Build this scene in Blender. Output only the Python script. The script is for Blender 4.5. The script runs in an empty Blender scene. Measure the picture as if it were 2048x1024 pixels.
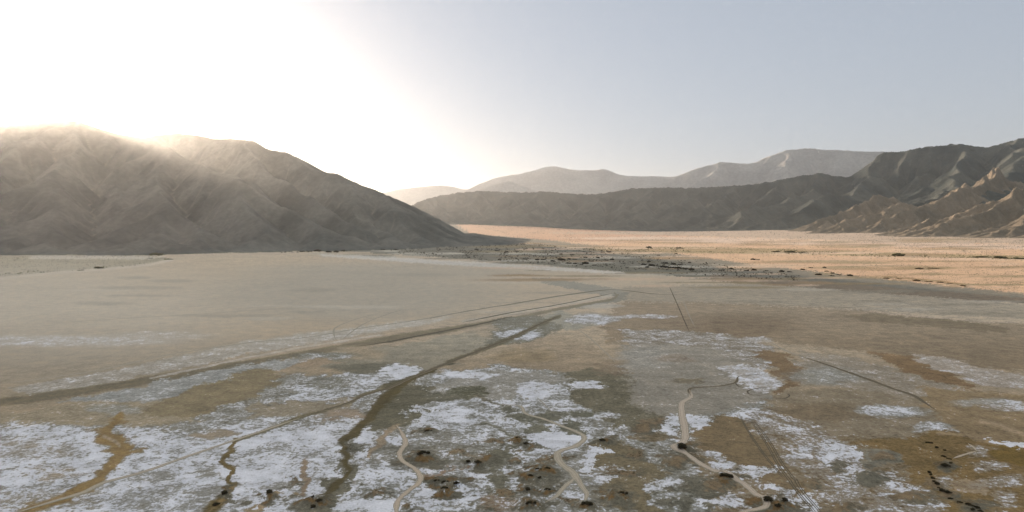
import bpy, math, random
import numpy as np
from mathutils import Vector

rng = np.random.default_rng(7)
random.seed(7)
scene = bpy.context.scene
COL = scene.collection
R = math.radians

# ------------------------------------------------------------------ camera
F = 1359.0                      # focal length in pixels of the 2048 x 1024 photograph
HV = 445.0                      # row of the true horizon
CAM_Z = 100.0
PITCH = math.atan((512.0 - HV) / F)
cp, sp = math.cos(PITCH), math.sin(PITCH)
cam = bpy.data.cameras.new('camera')
cam_ob = bpy.data.objects.new('camera', cam)
COL.objects.link(cam_ob)
cam_ob.location = (0, 0, CAM_Z)
cam_ob.rotation_euler = (math.pi / 2 - PITCH, 0, 0)
cam.sensor_fit = 'HORIZONTAL'
cam.sensor_width = 36.0
cam.lens = 36.0 * F / 2048.0
cam.clip_start = 0.5
cam.clip_end = 200000.0
scene.camera = cam_ob


def ray(u, v):
    """world direction through a photo pixel (numpy friendly)"""
    a = (np.asarray(u, float) - 1024.0) / F
    b = -(np.asarray(v, float) - 512.0) / F
    return a, cp + b * sp, -sp + b * cp


def on_ground(u, v):
    x, y, z = ray(u, v)
    t = -CAM_Z / np.minimum(z, -1e-5)
    return x * t, y * t


def at_dist(u, v, d):
    """point on the pixel's ray at forward distance d"""
    x, y, z = ray(u, v)
    t = d / y
    return x * t, y * t, CAM_Z + z * t


def project(x, y, z):
    zz = z - CAM_Z
    fwd = y * cp - zz * sp
    up = y * sp + zz * cp
    fwd = np.where(fwd > 1.0, fwd, 1.0)
    return 1024 + F * x / fwd, 512 - F * up / fwd


# ------------------------------------------------------------------ numpy noise
_perm = np.random.default_rng(3).permutation(4096).astype(np.int64)
_ang = np.random.default_rng(4).uniform(0, 2 * np.pi, 4096)
_gx, _gy = np.cos(_ang), np.sin(_ang)


def perlin(x, y):
    xi = np.floor(x).astype(np.int64); yi = np.floor(y).astype(np.int64)
    xf = x - xi; yf = y - yi
    u = xf * xf * xf * (xf * (xf * 6 - 15) + 10)
    v = yf * yf * yf * (yf * (yf * 6 - 15) + 10)

    def g(ix, iy, dx, dy):
        h = _perm[(_perm[ix & 4095] + iy) & 4095]
        return _gx[h] * dx + _gy[h] * dy
    a = g(xi, yi, xf, yf); b = g(xi + 1, yi, xf - 1, yf)
    c = g(xi, yi + 1, xf, yf - 1); d = g(xi + 1, yi + 1, xf - 1, yf - 1)
    return ((a + (b - a) * u) + ((c + (d - c) * u) - (a + (b - a) * u)) * v) * 1.5


def fbm(x, y, octaves=5, gain=0.5):
    s = np.zeros_like(x); a = 1.0; t = 0.0
    for i in range(octaves):
        s += a * perlin(x * 2 ** i + 17.3 * i, y * 2 ** i - 9.1 * i)
        t += a; a *= gain
    return s / t


def sstep(a, b, x):
    t = np.clip((x - a) / (b - a), 0, 1)
    return t * t * (3 - 2 * t)


# ------------------------------------------------------------------ object helpers
def set_props(o, label=None, cat=None, group=None, kind=None):
    if label: o['label'] = label
    if cat: o['category'] = cat
    if group: o['group'] = group
    if kind: o['kind'] = kind
    return o


def mesh_np(name, verts, faces, mat=None, smooth=True, parent=None):
    me = bpy.data.meshes.new(name)
    verts = np.asarray(verts, np.float32); faces = np.asarray(faces, np.int32)
    nv, (nf, k) = len(verts), faces.shape
    me.vertices.add(nv)
    me.vertices.foreach_set('co', verts.ravel())
    me.loops.add(nf * k)
    me.loops.foreach_set('vertex_index', faces.ravel())
    me.polygons.add(nf)
    me.polygons.foreach_set('loop_start', np.arange(0, nf * k, k, dtype=np.int32))
    if smooth:
        me.polygons.foreach_set('use_smooth', np.ones(nf, bool))
    me.update(calc_edges=True)
    if mat: me.materials.append(mat)
    o = bpy.data.objects.new(name, me)
    COL.objects.link(o)
    if parent: o.parent = parent
    return o


def grid_faces(nr, nc):
    i = np.arange(nr * nc).reshape(nr, nc)
    return np.stack([i[:-1, :-1], i[:-1, 1:], i[1:, 1:], i[1:, :-1]], -1).reshape(-1, 4)


def add_attr(o, name, arr):
    arr = np.asarray(arr, np.float32)
    if arr.ndim == 1:
        a = o.data.attributes.new(name, 'FLOAT', 'POINT')
        a.data.foreach_set('value', arr)
    else:
        a = o.data.attributes.new(name, 'FLOAT_COLOR', 'POINT')
        c = np.ones((len(arr), 4), np.float32); c[:, :3] = arr
        a.data.foreach_set('color', c.ravel())


class NT:
    """small helper for building node trees"""
    def __init__(self, mat):
        self.t = mat.node_tree; self.n = self.t.nodes; self.l = self.t.links

    def node(self, typ, **kw):
        n = self.n.new(typ)
        for k, v in kw.items():
            if k == 'inp':
                for key, val in v.items():
                    if isinstance(val, bpy.types.NodeSocket): self.l.new(val, n.inputs[key])
                    else: n.inputs[key].default_value = val
            else: setattr(n, k, v)
        return n

    def math(self, op, a, b=0.0, clamp=False):
        n = self.n.new('ShaderNodeMath'); n.operation = op; n.use_clamp = clamp
        for i, s in enumerate((a, b)):
            if isinstance(s, bpy.types.NodeSocket): self.l.new(s, n.inputs[i])
            else: n.inputs[i].default_value = s
        return n.outputs[0]

    def mix(self, fac, a, b, mode='MIX'):
        n = self.n.new('ShaderNodeMix'); n.data_type = 'RGBA'; n.blend_type = mode
        for s, i in ((fac, 0), (a, 6), (b, 7)):
            if isinstance(s, bpy.types.NodeSocket): self.l.new(s, n.inputs[i])
            else: n.inputs[i].default_value = s if i == 0 else (*s, 1.0)
        return n.outputs[2]

    def maprange(self, v, a, b, c=0.0, d=1.0, smooth=True):
        n = self.n.new('ShaderNodeMapRange')
        n.interpolation_type = 'SMOOTHSTEP' if smooth else 'LINEAR'
        self.l.new(v, n.inputs[0])
        for i, s in enumerate((a, b, c, d)):
            if isinstance(s, bpy.types.NodeSocket): self.l.new(s, n.inputs[i + 1])
            else: n.inputs[i + 1].default_value = s
        return n.outputs[0]

    def noise(self, vec, scale, detail=6, rough=0.55, distort=0.0):
        n = self.node('ShaderNodeTexNoise', inp={'Scale': scale, 'Detail': detail, 'Roughness': rough, 'Distortion': distort})
        self.l.new(vec, n.inputs['Vector'])
        return n.outputs['Fac']


def new_mat(name):
    m = bpy.data.materials.new(name); m.use_nodes = True
    nt = NT(m)
    b = m.node_tree.nodes['Principled BSDF']
    b.inputs['Specular IOR Level'].default_value = 0.15
    b.inputs['Roughness'].default_value = 0.9
    pos = nt.node('ShaderNodeNewGeometry').outputs['Position']
    return m, nt, b, pos


# ------------------------------------------------------------------ sun, sky, haze
SUN_AZ = 33.0      # degrees left of straight ahead
SUN_EL = 7.6
sa, se = R(SUN_AZ), R(SUN_EL)
to_sun = Vector((-math.sin(sa) * math.cos(se), math.cos(sa) * math.cos(se), math.sin(se)))
sun = bpy.data.lights.new('sun', 'SUN')
sun.energy = 3.7
sun.angle = R(0.53)
sun.color = (1.0, 0.77, 0.56)
sun_ob = bpy.data.objects.new('sun', sun); COL.objects.link(sun_ob)
sun_ob.rotation_euler = (-to_sun).to_track_quat('-Z', 'Y').to_euler()
sun_ob.location = (-2000, 3000, 3000)

world = bpy.data.worlds.new('World'); scene.world = world
world.use_nodes = True
wn = world.node_tree.nodes; wl = world.node_tree.links
sky = wn.new('ShaderNodeTexSky'); sky.sky_type = 'NISHITA'
sky.sun_disc = False
sky.sun_elevation = se
sky.sun_rotation = -sa
sky.altitude = 200
sky.air_density = 1.0
sky.dust_density = 0.1
sky.ozone_density = 3.0
hs = wn.new('ShaderNodeHueSaturation')
hs.inputs['Saturation'].default_value = 0.95
wl.new(sky.outputs[0], hs.inputs['Color'])
bg = wn['Background']
# a hazy sky is flatter than the clean-air model: compress its range
gm = wn.new('ShaderNodeGamma'); gm.inputs['Gamma'].default_value = 0.27
wl.new(hs.outputs[0], gm.inputs['Color'])
# added fill: unseen upper sky brightened to light the shaded lake bed
tc = wn.new('ShaderNodeTexCoord'); sx = wn.new('ShaderNodeSeparateXYZ')
wl.new(tc.outputs['Generated'], sx.inputs[0])
mr = wn.new('ShaderNodeMapRange'); mr.interpolation_type = 'SMOOTHSTEP'
wl.new(sx.outputs[2], mr.inputs[0])
mr.inputs[1].default_value = 0.30; mr.inputs[2].default_value = 0.80
mr.inputs[3].default_value = 0.0; mr.inputs[4].default_value = 1.0
vg = wn.new('ShaderNodeMix'); vg.data_type = 'RGBA'
wl.new(mr.outputs[0], vg.inputs[0])
vg.inputs[6].default_value = (1.03, 0.985, 1.02, 1); vg.inputs[7].default_value = (2.3, 1.92, 1.53, 1)
vm = wn.new('ShaderNodeMix'); vm.data_type = 'RGBA'; vm.blend_type = 'MULTIPLY'
vm.inputs[0].default_value = 1.0
wl.new(gm.outputs[0], vm.inputs[6]); wl.new(vg.outputs[2], vm.inputs[7])
wl.new(vm.outputs[2], bg.inputs['Color'])
bg.inputs['Strength'].default_value = 0.15

scene.view_settings.view_transform = 'Standard'
scene.view_settings.look = 'None'
scene.view_settings.gamma = 1.0
scene.view_settings.exposure = 1.47
scene.cycles.use_denoising = True
scene.cycles.denoiser = 'OPENIMAGEDENOISE'
scene.cycles.denoising_input_passes = 'RGB_ALBEDO_NORMAL'
scene.cycles.denoising_prefilter = 'FAST'
scene.cycles.sample_clamp_indirect = 12.0
scene.cycles.max_bounces = 6
scene.cycles.volume_bounces = 1

GROUND_R = 42000.0
HAZE = 1.75e-5
#HAZE_BEGIN
hz = mesh_np('haze', [(x * 43000, y * 43000, z) for x in (-1, 1) for y in (-1, 1) for z in (-61.0, 1750.0)],
             [(0, 1, 3, 2), (4, 6, 7, 5), (0, 4, 5, 1), (2, 3, 7, 6), (0, 2, 6, 4), (1, 5, 7, 3)], smooth=False)
hm = bpy.data.materials.new('haze_air'); hm.use_nodes = True
hn = hm.node_tree.nodes
hn.remove(hn['Principled BSDF'])
pv = hn.new('ShaderNodeVolumePrincipled')
pv.inputs['Color'].default_value = (0.89, 0.93, 0.97, 1)
pv.inputs['Density'].default_value = HAZE
pv.inputs['Anisotropy'].default_value = 0.79
hm.node_tree.links.new(pv.outputs[0], hn['Material Output'].inputs['Volume'])
hz.data.materials.append(hm)
set_props(hz, kind='stuff')
#HAZE_END

# ------------------------------------------------------------------ hills: eroded height fields
def ridge_pts(pts, step=60.0):
    """pts: (u, v, d, w) -> dense world samples x, y, z, w"""
    P = []
    for (u, v, d, w) in pts:
        x, y, z = at_dist(u, v, d); P.append((float(x), float(y), float(z), w))
    P = np.array(P); out = []
    for a, b in zip(P[:-1], P[1:]):
        n = max(1, int(np.hypot(*(b - a)[:2]) / step))
        for k in range(n): out.append(a + (b - a) * k / n)
    out.append(P[-1])
    return np.array(out)


def envelope(X, Y, ridges, power=1.28):
    E = np.zeros_like(X)
    for r in ridges:
        for x, y, z, w in ridge_pts(r):
            if z <= 0: continue
            t = 1 - np.hypot(X - x, Y - y) / w
            np.maximum(E, z * np.clip(t, 0, 1) ** power, out=E)
    return E


OFF = [(-1, -1), (-1, 0), (-1, 1), (0, -1), (0, 1), (1, -1), (1, 0), (1, 1)]
OFFD = np.array([2 ** .5, 1, 2 ** .5, 1, 1, 2 ** .5, 1, 2 ** .5])


def erode(z, E, dx, iters, K, up, m=0.5, talus=0.75, diff=0.009, rise=True):
    nr, nc = z.shape; N = nr * nc
    idx = np.arange(N).reshape(nr, nc)
    Un = E / E.max()
    for it in range(iters):
        zp = np.pad(z, 1, mode='edge')
        best = np.zeros_like(z); rec = idx.copy(); zmin = np.full_like(z, 1e9)
        for (dy, dxx), dd in zip(OFF, OFFD):
            nb = zp[1 + dy:1 + dy + nr, 1 + dxx:1 + dxx + nc]
            s = (z - nb) / (dd * dx)
            better = s > best
            best = np.where(better, s, best)
            rec = np.where(better, np.clip(idx + dy * nc + dxx, 0, N - 1), rec)
            np.minimum(zmin, nb, out=zmin)
        r = rec.ravel(); own = np.arange(N)
        A = np.ones(N); jump = r.copy()
        alive = jump != own
        for k in range(11):
            if not alive.any(): break
            A = A + np.bincount(jump[alive], weights=A[alive], minlength=N)
            nj = jump[jump]
            alive = alive & (nj != jump)
            jump = nj
        A = A.reshape(nr, nc) * dx * dx
        zr = z.ravel()[r].reshape(nr, nc)
        dz = K * A ** m * best
        dz = np.minimum(dz, 0.8 * (z - zr))
        over = np.clip(best - talus, 0, None) * dx * 0.35
        dz = np.maximum(dz, np.minimum(over, 0.8 * (z - zr)))
        z = z - dz
        pit = best <= 0
        z = np.where(pit, np.maximum(z, zmin + 1e-2), z)
        zp = np.pad(z, 1, mode='edge')
        lap = zp[:-2, 1:-1] + zp[2:, 1:-1] + zp[1:-1, :-2] + zp[1:-1, 2:] - 4 * z
        z = z + diff * lap
        if rise: z = z + up * Un
        z[0, :] = 0; z[-1, :] = 0; z[:, 0] = 0; z[:, -1] = 0
        z = np.where(E <= 0, np.minimum(z, 0.0), z)
    return z, A


def resize(a, shape):
    nr, nc = a.shape
    yi = np.linspace(0, nr - 1, shape[0]); xi = np.linspace(0, nc - 1, shape[1])
    y0 = np.clip(yi.astype(int), 0, nr - 2); x0 = np.clip(xi.astype(int), 0, nc - 2)
    fy = (yi - y0)[:, None]; fx = (xi - x0)[None]
    return ((a[y0][:, x0] * (1 - fx) + a[y0][:, x0 + 1] * fx) * (1 - fy)
            + (a[y0 + 1][:, x0] * (1 - fx) + a[y0 + 1][:, x0 + 1] * fx) * fy)


def silhouette(X, Y, Z, sil, lim=(0.5, 1.8), win=5, passes=3, bw=3.0):
    """rescale heights by azimuth until the skyline follows the traced one"""
    su = np.array([p[0] for p in sil], float); sv = np.array([p[1] for p in sil], float)
    bins = np.arange(-700, 2900, bw)
    D = np.hypot(X, Y)
    # azimuth -> pixel column on the horizon row
    ucol = 1024 + F * X / np.maximum(Y, 1) / cp * 1.0
    b = np.clip(((ucol + 700) / bw).astype(int), 0, len(bins) - 1)
    for _ in range(passes):
        t = (Z - CAM_Z) / D
        order = np.argsort(t.ravel())
        top = np.full(len(bins), -1)
        top[b.ravel()[order]] = order
        s = np.ones(len(bins)); ok = np.zeros(len(bins), bool)
        for i in range(len(bins)):
            if top[i] < 0 or not (su[0] <= bins[i] <= su[-1]): continue
            j = top[i]; d = D.ravel()[j]; z0 = Z.ravel()[j]
            v = np.interp(bins[i], su, sv)
            rx, ry, rz = ray(bins[i], v)
            zt = CAM_Z + rz / np.hypot(rx, ry) * d
            s[i] = np.clip(max(zt, 5.0) / max(z0, 5.0), *lim); ok[i] = True
        w = np.where(ok)[0]
        if len(w) == 0: return Z
        s[:w[0]] = s[w[0]]; s[w[-1] + 1:] = s[w[-1]]
        s = np.interp(np.arange(len(bins)), w, s[w])
        k = np.hanning(win + 2)[1:-1]; k /= k.sum()
        s = np.convolve(np.pad(s, win // 2, mode='edge'), k, mode='valid')
        f = np.interp((ucol + 700) / bw - .5, np.arange(len(bins)), s)
        Z = np.where(Z > 0, Z * f, Z)
    return Z


def make_hill(name, x0, x1, y0, y1, dx, ridges, sil, mat, seed, K=0.02, it1=90, it2=25, up=6.0, base=None, talus=0.75, rough=0.05, start=0.45, keep=0.35, win=5, warp=260):
    nc = int((x1 - x0) / dx) + 1; nr = int((y1 - y0) / dx) + 1
    c = 2
    Xc, Yc = np.meshgrid(np.linspace(x0, x1, nc // c), np.linspace(y0, y1, nr // c))
    # warp the plan so that no ridge or spur runs straight
    wl_ = 900.0
    wx = fbm(Xc / wl_ + seed, Yc / wl_, 4) * warp * min(1, dx / 12); wy = fbm(Xc / wl_, Yc / wl_ + seed + 31, 4) * warp * min(1, dx / 12)
    E = envelope(Xc + wx, Yc + wy, ridges)
    n = fbm(Xc / 700 + seed * 3.1, Yc / 700, 7, 0.55)
    z = E * (start + 0.35 * n) + E.max() * 0.01 * rng.random(E.shape)
    z = np.where(E > 0, np.maximum(z, 0.1), 0)
    z, A = erode(z, E, dx * c, it1, K, up, talus=talus)
    z *= (E * 1.0).max() / max(z.max(), 1)
    z = z * (1 - keep) + keep * E * (0.9 + 0.25 * n)
    z, A = erode(z, E, dx * c, 12, K, 0.0, talus=talus, rise=False)
    X, Y = np.meshgrid(np.linspace(x0, x1, nc), np.linspace(y0, y1, nr))
    Ef = resize(E, X.shape)
    Z = resize(z, X.shape)
    Z = Z + np.clip(Ef / Ef.max(), 0, 0.4) * Ef.max() * rough * fbm(X / (dx * 9), Y / (dx * 9) + seed, 5, 0.6)
    Z, A = erode(Z, Ef, dx, it2, K, up, talus=talus, diff=0.004, rise=True)
    if sil: Z = silhouette(X, Y, Z, sil, win=win, bw=max(3.0, 2.2 * dx * F / math.hypot((x0 + x1) / 2, (y0 + y1) / 2)))
    Zg = ground_z(X, Y)
    out = np.where(Z > 0.4, Z + Zg * np.exp(-Z / 120.0) - 3.0, -50.0 + 0 * Z)
    out = np.maximum(out, -50.0)
    # drop faces that are wholly buried
    fc = grid_faces(nr, nc)
    zf = out.ravel()[fc].max(1)
    fc = fc[zf > -45]
    used = np.unique(fc); remap = np.full(nr * nc, -1); remap[used] = np.arange(len(used))
    V = np.stack([X.ravel(), Y.ravel(), out.ravel()], 1)[used]
    o = mesh_np(name, V, remap[fc], mat)
    add_attr(o, 'flow', np.log(A.ravel()[used] / (dx * dx) + 1))
    return set_props(o, kind='structure')


def softplus(x, k):
    return k * np.log1p(np.exp(np.clip(x / k, -40, 40)))


def ground_z(x, y):
    """valley floor: a dead flat playa, then gentle fans to the right and far back"""
    xs = 800 + 0.11 * y
    z = 0.036 * softplus(x - xs, 120.0) * sstep(300, 2200, y)
    z = np.minimum(z, 140)
    z = z + 80 * sstep(5200, 9000, y) * sstep(1900, -700, x)
    return z


def rock_mat(name, c1, c2, c3, scale=1.0, bump=15.0):
    m, nt, b, pos = new_mat(name)
    n1 = nt.noise(pos, 0.004 * scale, 8, 0.6)
    n2 = nt.noise(pos, 0.05 * scale, 6, 0.65)
    nv = nt.node('ShaderNodeNewGeometry').outputs['Normal']
    sep = nt.node('ShaderNodeSeparateXYZ'); nt.l.new(nv, sep.inputs[0])
    c = nt.mix(nt.maprange(n1, 0.35, 0.65), c1, c2)
    # gravel collects in the gullies, bare rock stands on the ribs
    fl = nt.node('ShaderNodeAttribute', attribute_name='flow').outputs['Fac']
    c = nt.mix(nt.math('MULTIPLY', nt.maprange(fl, 2.0, 6.0), 0.55), c, c3)
    c = nt.mix(nt.maprange(n2, 0.3, 0.7, 0.0, 0.5), c, nt.mix(1.0, c, (0.55, 0.55, 0.55), 'MULTIPLY'))
    nt.l.new(c, b.inputs['Base Color'])
    h = nt.math('ADD', nt.math('MULTIPLY', nt.noise(pos, 0.02 * scale, 10, 0.65), 1.0), nt.math('MULTIPLY', n2, 0.35))
    bp = nt.node('ShaderNodeBump', inp={'Strength': 1.0, 'Distance': bump / scale, 'Height': h})
    nt.l.new(bp.outputs[0], b.inputs['Normal'])
    return m


M_HILL = rock_mat('hill_rock', (0.182, 0.178, 0.162), (0.095, 0.1, 0.094), (0.25, 0.228, 0.195), 1.0, 8.0)
M_RANGE = rock_mat('range_rock', (0.094, 0.102, 0.092), (0.036, 0.05, 0.05), (0.135, 0.128, 0.11), 0.6)
M_FOOT = rock_mat('foothill_rock', (0.25, 0.205, 0.155), (0.16, 0.14, 0.11), (0.30, 0.25, 0.19), 1.0)
M_FAR = rock_mat('far_rock', (0.42, 0.41, 0.40), (0.34, 0.335, 0.335), (0.45, 0.43, 0.41), 0.4)  # far ranges paled in colour to stand in for distance haze

SIL_LEFT = [(-500, 300), (-250, 268), (-100, 252), (0, 249), (60, 246), (120, 241), (160, 241), (200, 255), (240, 267), (290, 275), (315, 269), (355, 265),
            (400, 270), (430, 277), (465, 276), (510, 281), (537, 298), (575, 304), (620, 326), (650, 343), (672, 346), (720, 368), (755, 381),
            (810, 405), (860, 428), (900, 449), (930, 467), (945, 476)]
make_hill('hill', -5200, 250, 1700, 7400, 9.0, [
    [(-900, 330, 4300, 2300), (-500, 300, 4000, 2100), (-250, 268, 3900, 1900), (0, 249, 3750, 1750), (160, 241, 3700, 1700), (240, 267, 3720, 1650), (290, 275, 3760, 1600)],
    [(160, 241, 3700, 1650), (290, 278, 3500, 1400), (400, 318, 3250, 1150), (500, 346, 3050, 900), (580, 400, 2900, 650)],
    [(290, 275, 3760, 1650), (355, 265, 3950, 1650), (465, 276, 3900, 1500), (540, 297, 3800, 1400), (620, 326, 3600, 1180), (663, 345, 3520, 1080), (755, 381, 3640, 900), (810, 405, 3760, 800), (860, 428, 3900, 700), (900, 450, 4150, 600), (945, 474, 4600, 420)],
    [(465, 276, 3900, 1400), (560, 340, 3300, 1000), (640, 420, 2850, 600), (690, 470, 2750, 380)],
    [(663, 345, 3520, 1000), (720, 410, 3150, 650), (770, 460, 3000, 420)],
    [(160, 241, 3700, 1500), (130, 320, 3050, 950), (150, 420, 2500, 520)],
    [(-60, 252, 3780, 1500), (-160, 320, 3000, 950), (-140, 420, 2500, 520)],
    [(60, 262, 3700, 1500), (10, 330, 3050, 900), (30, 430, 2480, 480)],
    [(250, 290, 3600, 1300), (290, 370, 2850, 800), (330, 450, 2420, 430)],
    [(400, 318, 3250, 1000), (440, 400, 2750, 600), (500, 470, 2480, 350)],
    [(-80, 252, 3760, 425), (40, 340, 2965, 442), (110, 420, 2545, 323), (140, 475, 2400, 170)],
    [(90, 250, 3700, 425), (200, 345, 2905, 442), (270, 430, 2495, 323), (295, 485, 2400, 153)],
    [(210, 258, 3700, 382), (320, 350, 2885, 425), (395, 430, 2505, 323), (440, 488, 2410, 153)],
    [(330, 270, 3830, 382), (450, 360, 2905, 408), (530, 430, 2555, 306), (575, 482, 2460, 153)],
    [(430, 278, 3860, 340), (545, 365, 2985, 374), (630, 440, 2625, 272), (665, 482, 2540, 136)],
    [(520, 290, 3800, 323), (640, 380, 3025, 340), (715, 445, 2745, 238), (755, 478, 2700, 127)],
    [(600, 316, 3630, 297), (715, 400, 3085, 289), (790, 452, 2865, 204), (825, 474, 2860, 119)],
    [(690, 357, 3465, 272), (790, 425, 3185, 238), (850, 458, 3065, 153)],
], SIL_LEFT, M_HILL, 5, K=0.03, up=14.0, it2=50, keep=0.6, rough=0.02, warp=120)

SIL_RIGHT = [(815, 412), (830, 405), (850, 397), (880, 390), (920, 384), (960, 381), (1000, 383), (1050, 384), (1090, 382), (1130, 386), (1180, 388), (1210, 385),
             (1260, 376), (1330, 374), (1390, 375), (1440, 372), (1490, 369), (1540, 362), (1600, 350), (1640, 345), (1665, 352), (1695, 353),
             (1715, 338), (1740, 320), (1755, 304), (1790, 303), (1810, 300), (1830, 295), (1880, 290), (1910, 287), (1940, 292), (1970, 294), (2000, 285), (2030, 277), (2048, 274), (2200, 255), (2600, 250)]
make_hill('mountain_range', -2600, 8200, 3400, 12500, 16.0, [
    [(790, 425, 9700, 900), (820, 412, 9800, 1100), (850, 397, 9900, 1300), (920, 384, 10100, 1700), (1000, 383, 10100, 1900), (1090, 382, 10000, 2000), (1180, 388, 9900, 2000), (1260, 376, 9600, 2100),
     (1390, 375, 9200, 2200), (1490, 369, 8900, 2300), (1540, 362, 8700, 2300), (1600, 350, 8600, 2400), (1640, 345, 8400, 2400), (1695, 352, 8400, 2400), (1740, 320, 8400, 2500), (1790, 303, 8300, 2600),
     (1830, 295, 8200, 2700), (1910, 287, 8000, 2800), (1970, 294, 7900, 2800), (2048, 274, 7800, 2900), (2200, 255, 7800, 2900), (2600, 250, 7800, 2900), (3000, 260, 7800, 2900)],
    [(1757, 312, 8300, 1800), (1712, 350, 7500, 1300), (1640, 385, 6800, 1000), (1580, 420, 6500, 600)],
    [(1910, 287, 8000, 2000), (1905, 330, 6700, 1400), (1890, 395, 5300, 950), (1830, 425, 4900, 600)],
    [(2048, 274, 7800, 2100), (2010, 325, 6200, 1400), (1985, 365, 4900, 950), (1945, 395, 4600, 700), (1900, 425, 4400, 420)],
    [(2230, 290, 6500, 1700), (2160, 345, 4900, 1100), (2045, 400, 3900, 750), (1970, 436, 3700, 420)],
    [(2400, 330, 4800, 1300), (2300, 380, 3900, 850), (2180, 420, 3500, 500)],
    [(1640, 345, 8400, 1700), (1600, 380, 7600, 1300), (1500, 405, 7200, 800)],
    [(1740, 410, 6000, 700), (1690, 422, 5900, 600), (1625, 442, 5900, 400)],
    [(1490, 369, 8900, 1600), (1420, 395, 8200, 1200), (1370, 425, 7900, 700)],
    [(1330, 374, 9400, 1500), (1290, 400, 8800, 1100), (1220, 428, 8500, 700)],
    [(1090, 382, 10000, 1500), (1060, 405, 9300, 1000), (1040, 430, 9000, 600)],
], SIL_RIGHT, M_RANGE, 9, K=0.03, up=24.0, it2=80, keep=0.12, rough=0.10, talus=0.95)

make_hill('foothills', 900, 5200, 2700, 6600, 10.0, [
    [(2300, 385, 3500, 800), (2130, 392, 3500, 760), (2045, 401, 3600, 640), (1968, 436, 3500, 420), (1900, 452, 3450, 300)],
    [(2080, 425, 3200, 420), (2020, 445, 3100, 330), (1960, 460, 3050, 220)],
    [(2200, 420, 3000, 480), (2110, 445, 2900, 360), (2050, 462, 2850, 200)],
    [(1935, 388, 5000, 700), (1895, 398, 4700, 600), (1830, 422, 4500, 430), (1780, 442, 4400, 300)],
    [(1800, 418, 4900, 520), (1757, 429, 4700, 430), (1690, 450, 4600, 280)],
    [(1750, 405, 5900, 700), (1720, 411, 5700, 620), (1670, 428, 5500, 450), (1620, 444, 5400, 300)],
    [(2015, 352, 5500, 900), (1990, 363, 5100, 760), (1950, 392, 4800, 560), (1905, 420, 4500, 380)],
], None, M_FOOT, 63, K=0.05, up=7.0, it2=60, keep=0.35, rough=0.12)

SIL_BACK = [(1290, 372), (1330, 362), (1350, 350), (1400, 333), (1440, 323), (1475, 327), (1500, 326), (1530, 312), (1565, 300), (1610, 296), (1640, 299), (1680, 300), (1720, 303), (1760, 303), (1900, 310)]
make_hill('mountain_ridge', 1500, 11500, 10500, 18500, 40.0, [
    [(1240, 385, 14500, 1500), (1330, 362, 14500, 2000), (1400, 333, 14400, 2600), (1475, 325, 14200, 2900), (1565, 300, 14000, 3200), (1610, 296, 14000, 3200), (1720, 303, 13700, 3200), (1900, 310, 13300, 3000), (2100, 320, 13000, 2800)],
    [(1610, 296, 14000, 2600), (1570, 340, 12600, 1800), (1500, 370, 11800, 1000)],
    [(1440, 324, 14200, 2300), (1390, 350, 13000, 1500), (1350, 375, 12300, 900)],
], SIL_BACK, M_FAR, 21, K=0.016, it1=70, it2=30, up=25.0, keep=0.2)

SIL_PEAK = [(870, 400), (930, 385), (955, 378), (990, 366), (1015, 361), (1040, 370), (1070, 383), (1100, 392)]
make_hill('hill', -2600, 2600, 10800, 15600, 40.0, [
    [(860, 400, 13000, 1500), (955, 378, 13000, 2000), (1015, 361, 13000, 2200), (1070, 383, 13000, 2000), (1160, 400, 13000, 1500)],
], SIL_PEAK, M_FAR, 33, K=0.006, it1=50, it2=10, up=10.0)

SIL_FAR = [(880, 395), (930, 377), (960, 363), (1000, 352), (1040, 346), (1085, 334), (1110, 332), (1140, 340), (1170, 340), (1205, 338), (1245, 352), (1275, 352), (1330, 353), (1400, 352), (1600, 350)]
make_hill('far_mountain', -4000, 9500, 14200, 20500, 60.0, [
    [(860, 400, 17000, 1875), (960, 363, 17000, 2250), (1040, 346, 17000, 2625), (1110, 332, 17000, 2850), (1205, 338, 17000, 2850), (1275, 352, 17000, 2625), (1400, 352, 16800, 2625), (1600, 350, 16500, 2625)],
], SIL_FAR, M_FAR, 41, K=0.005, it1=50, it2=10, up=12.0)
SIL_FAR2 = [(690, 400), (740, 388), (800, 377), (850, 372), (880, 370), (910, 375), (950, 382), (1000, 386)]
make_hill('far_mountain', -8000, 1500, 15000, 21500, 60.0, [
    [(640, 410, 18500, 1650), (740, 388, 18500, 2100), (800, 377, 18500, 2400), (880, 370, 18500, 2475), (950, 382, 18500, 2250), (1020, 395, 18500, 1800)],
], SIL_FAR2, M_FAR, 47, K=0.005, it1=50, it2=10, up=12.0)

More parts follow.
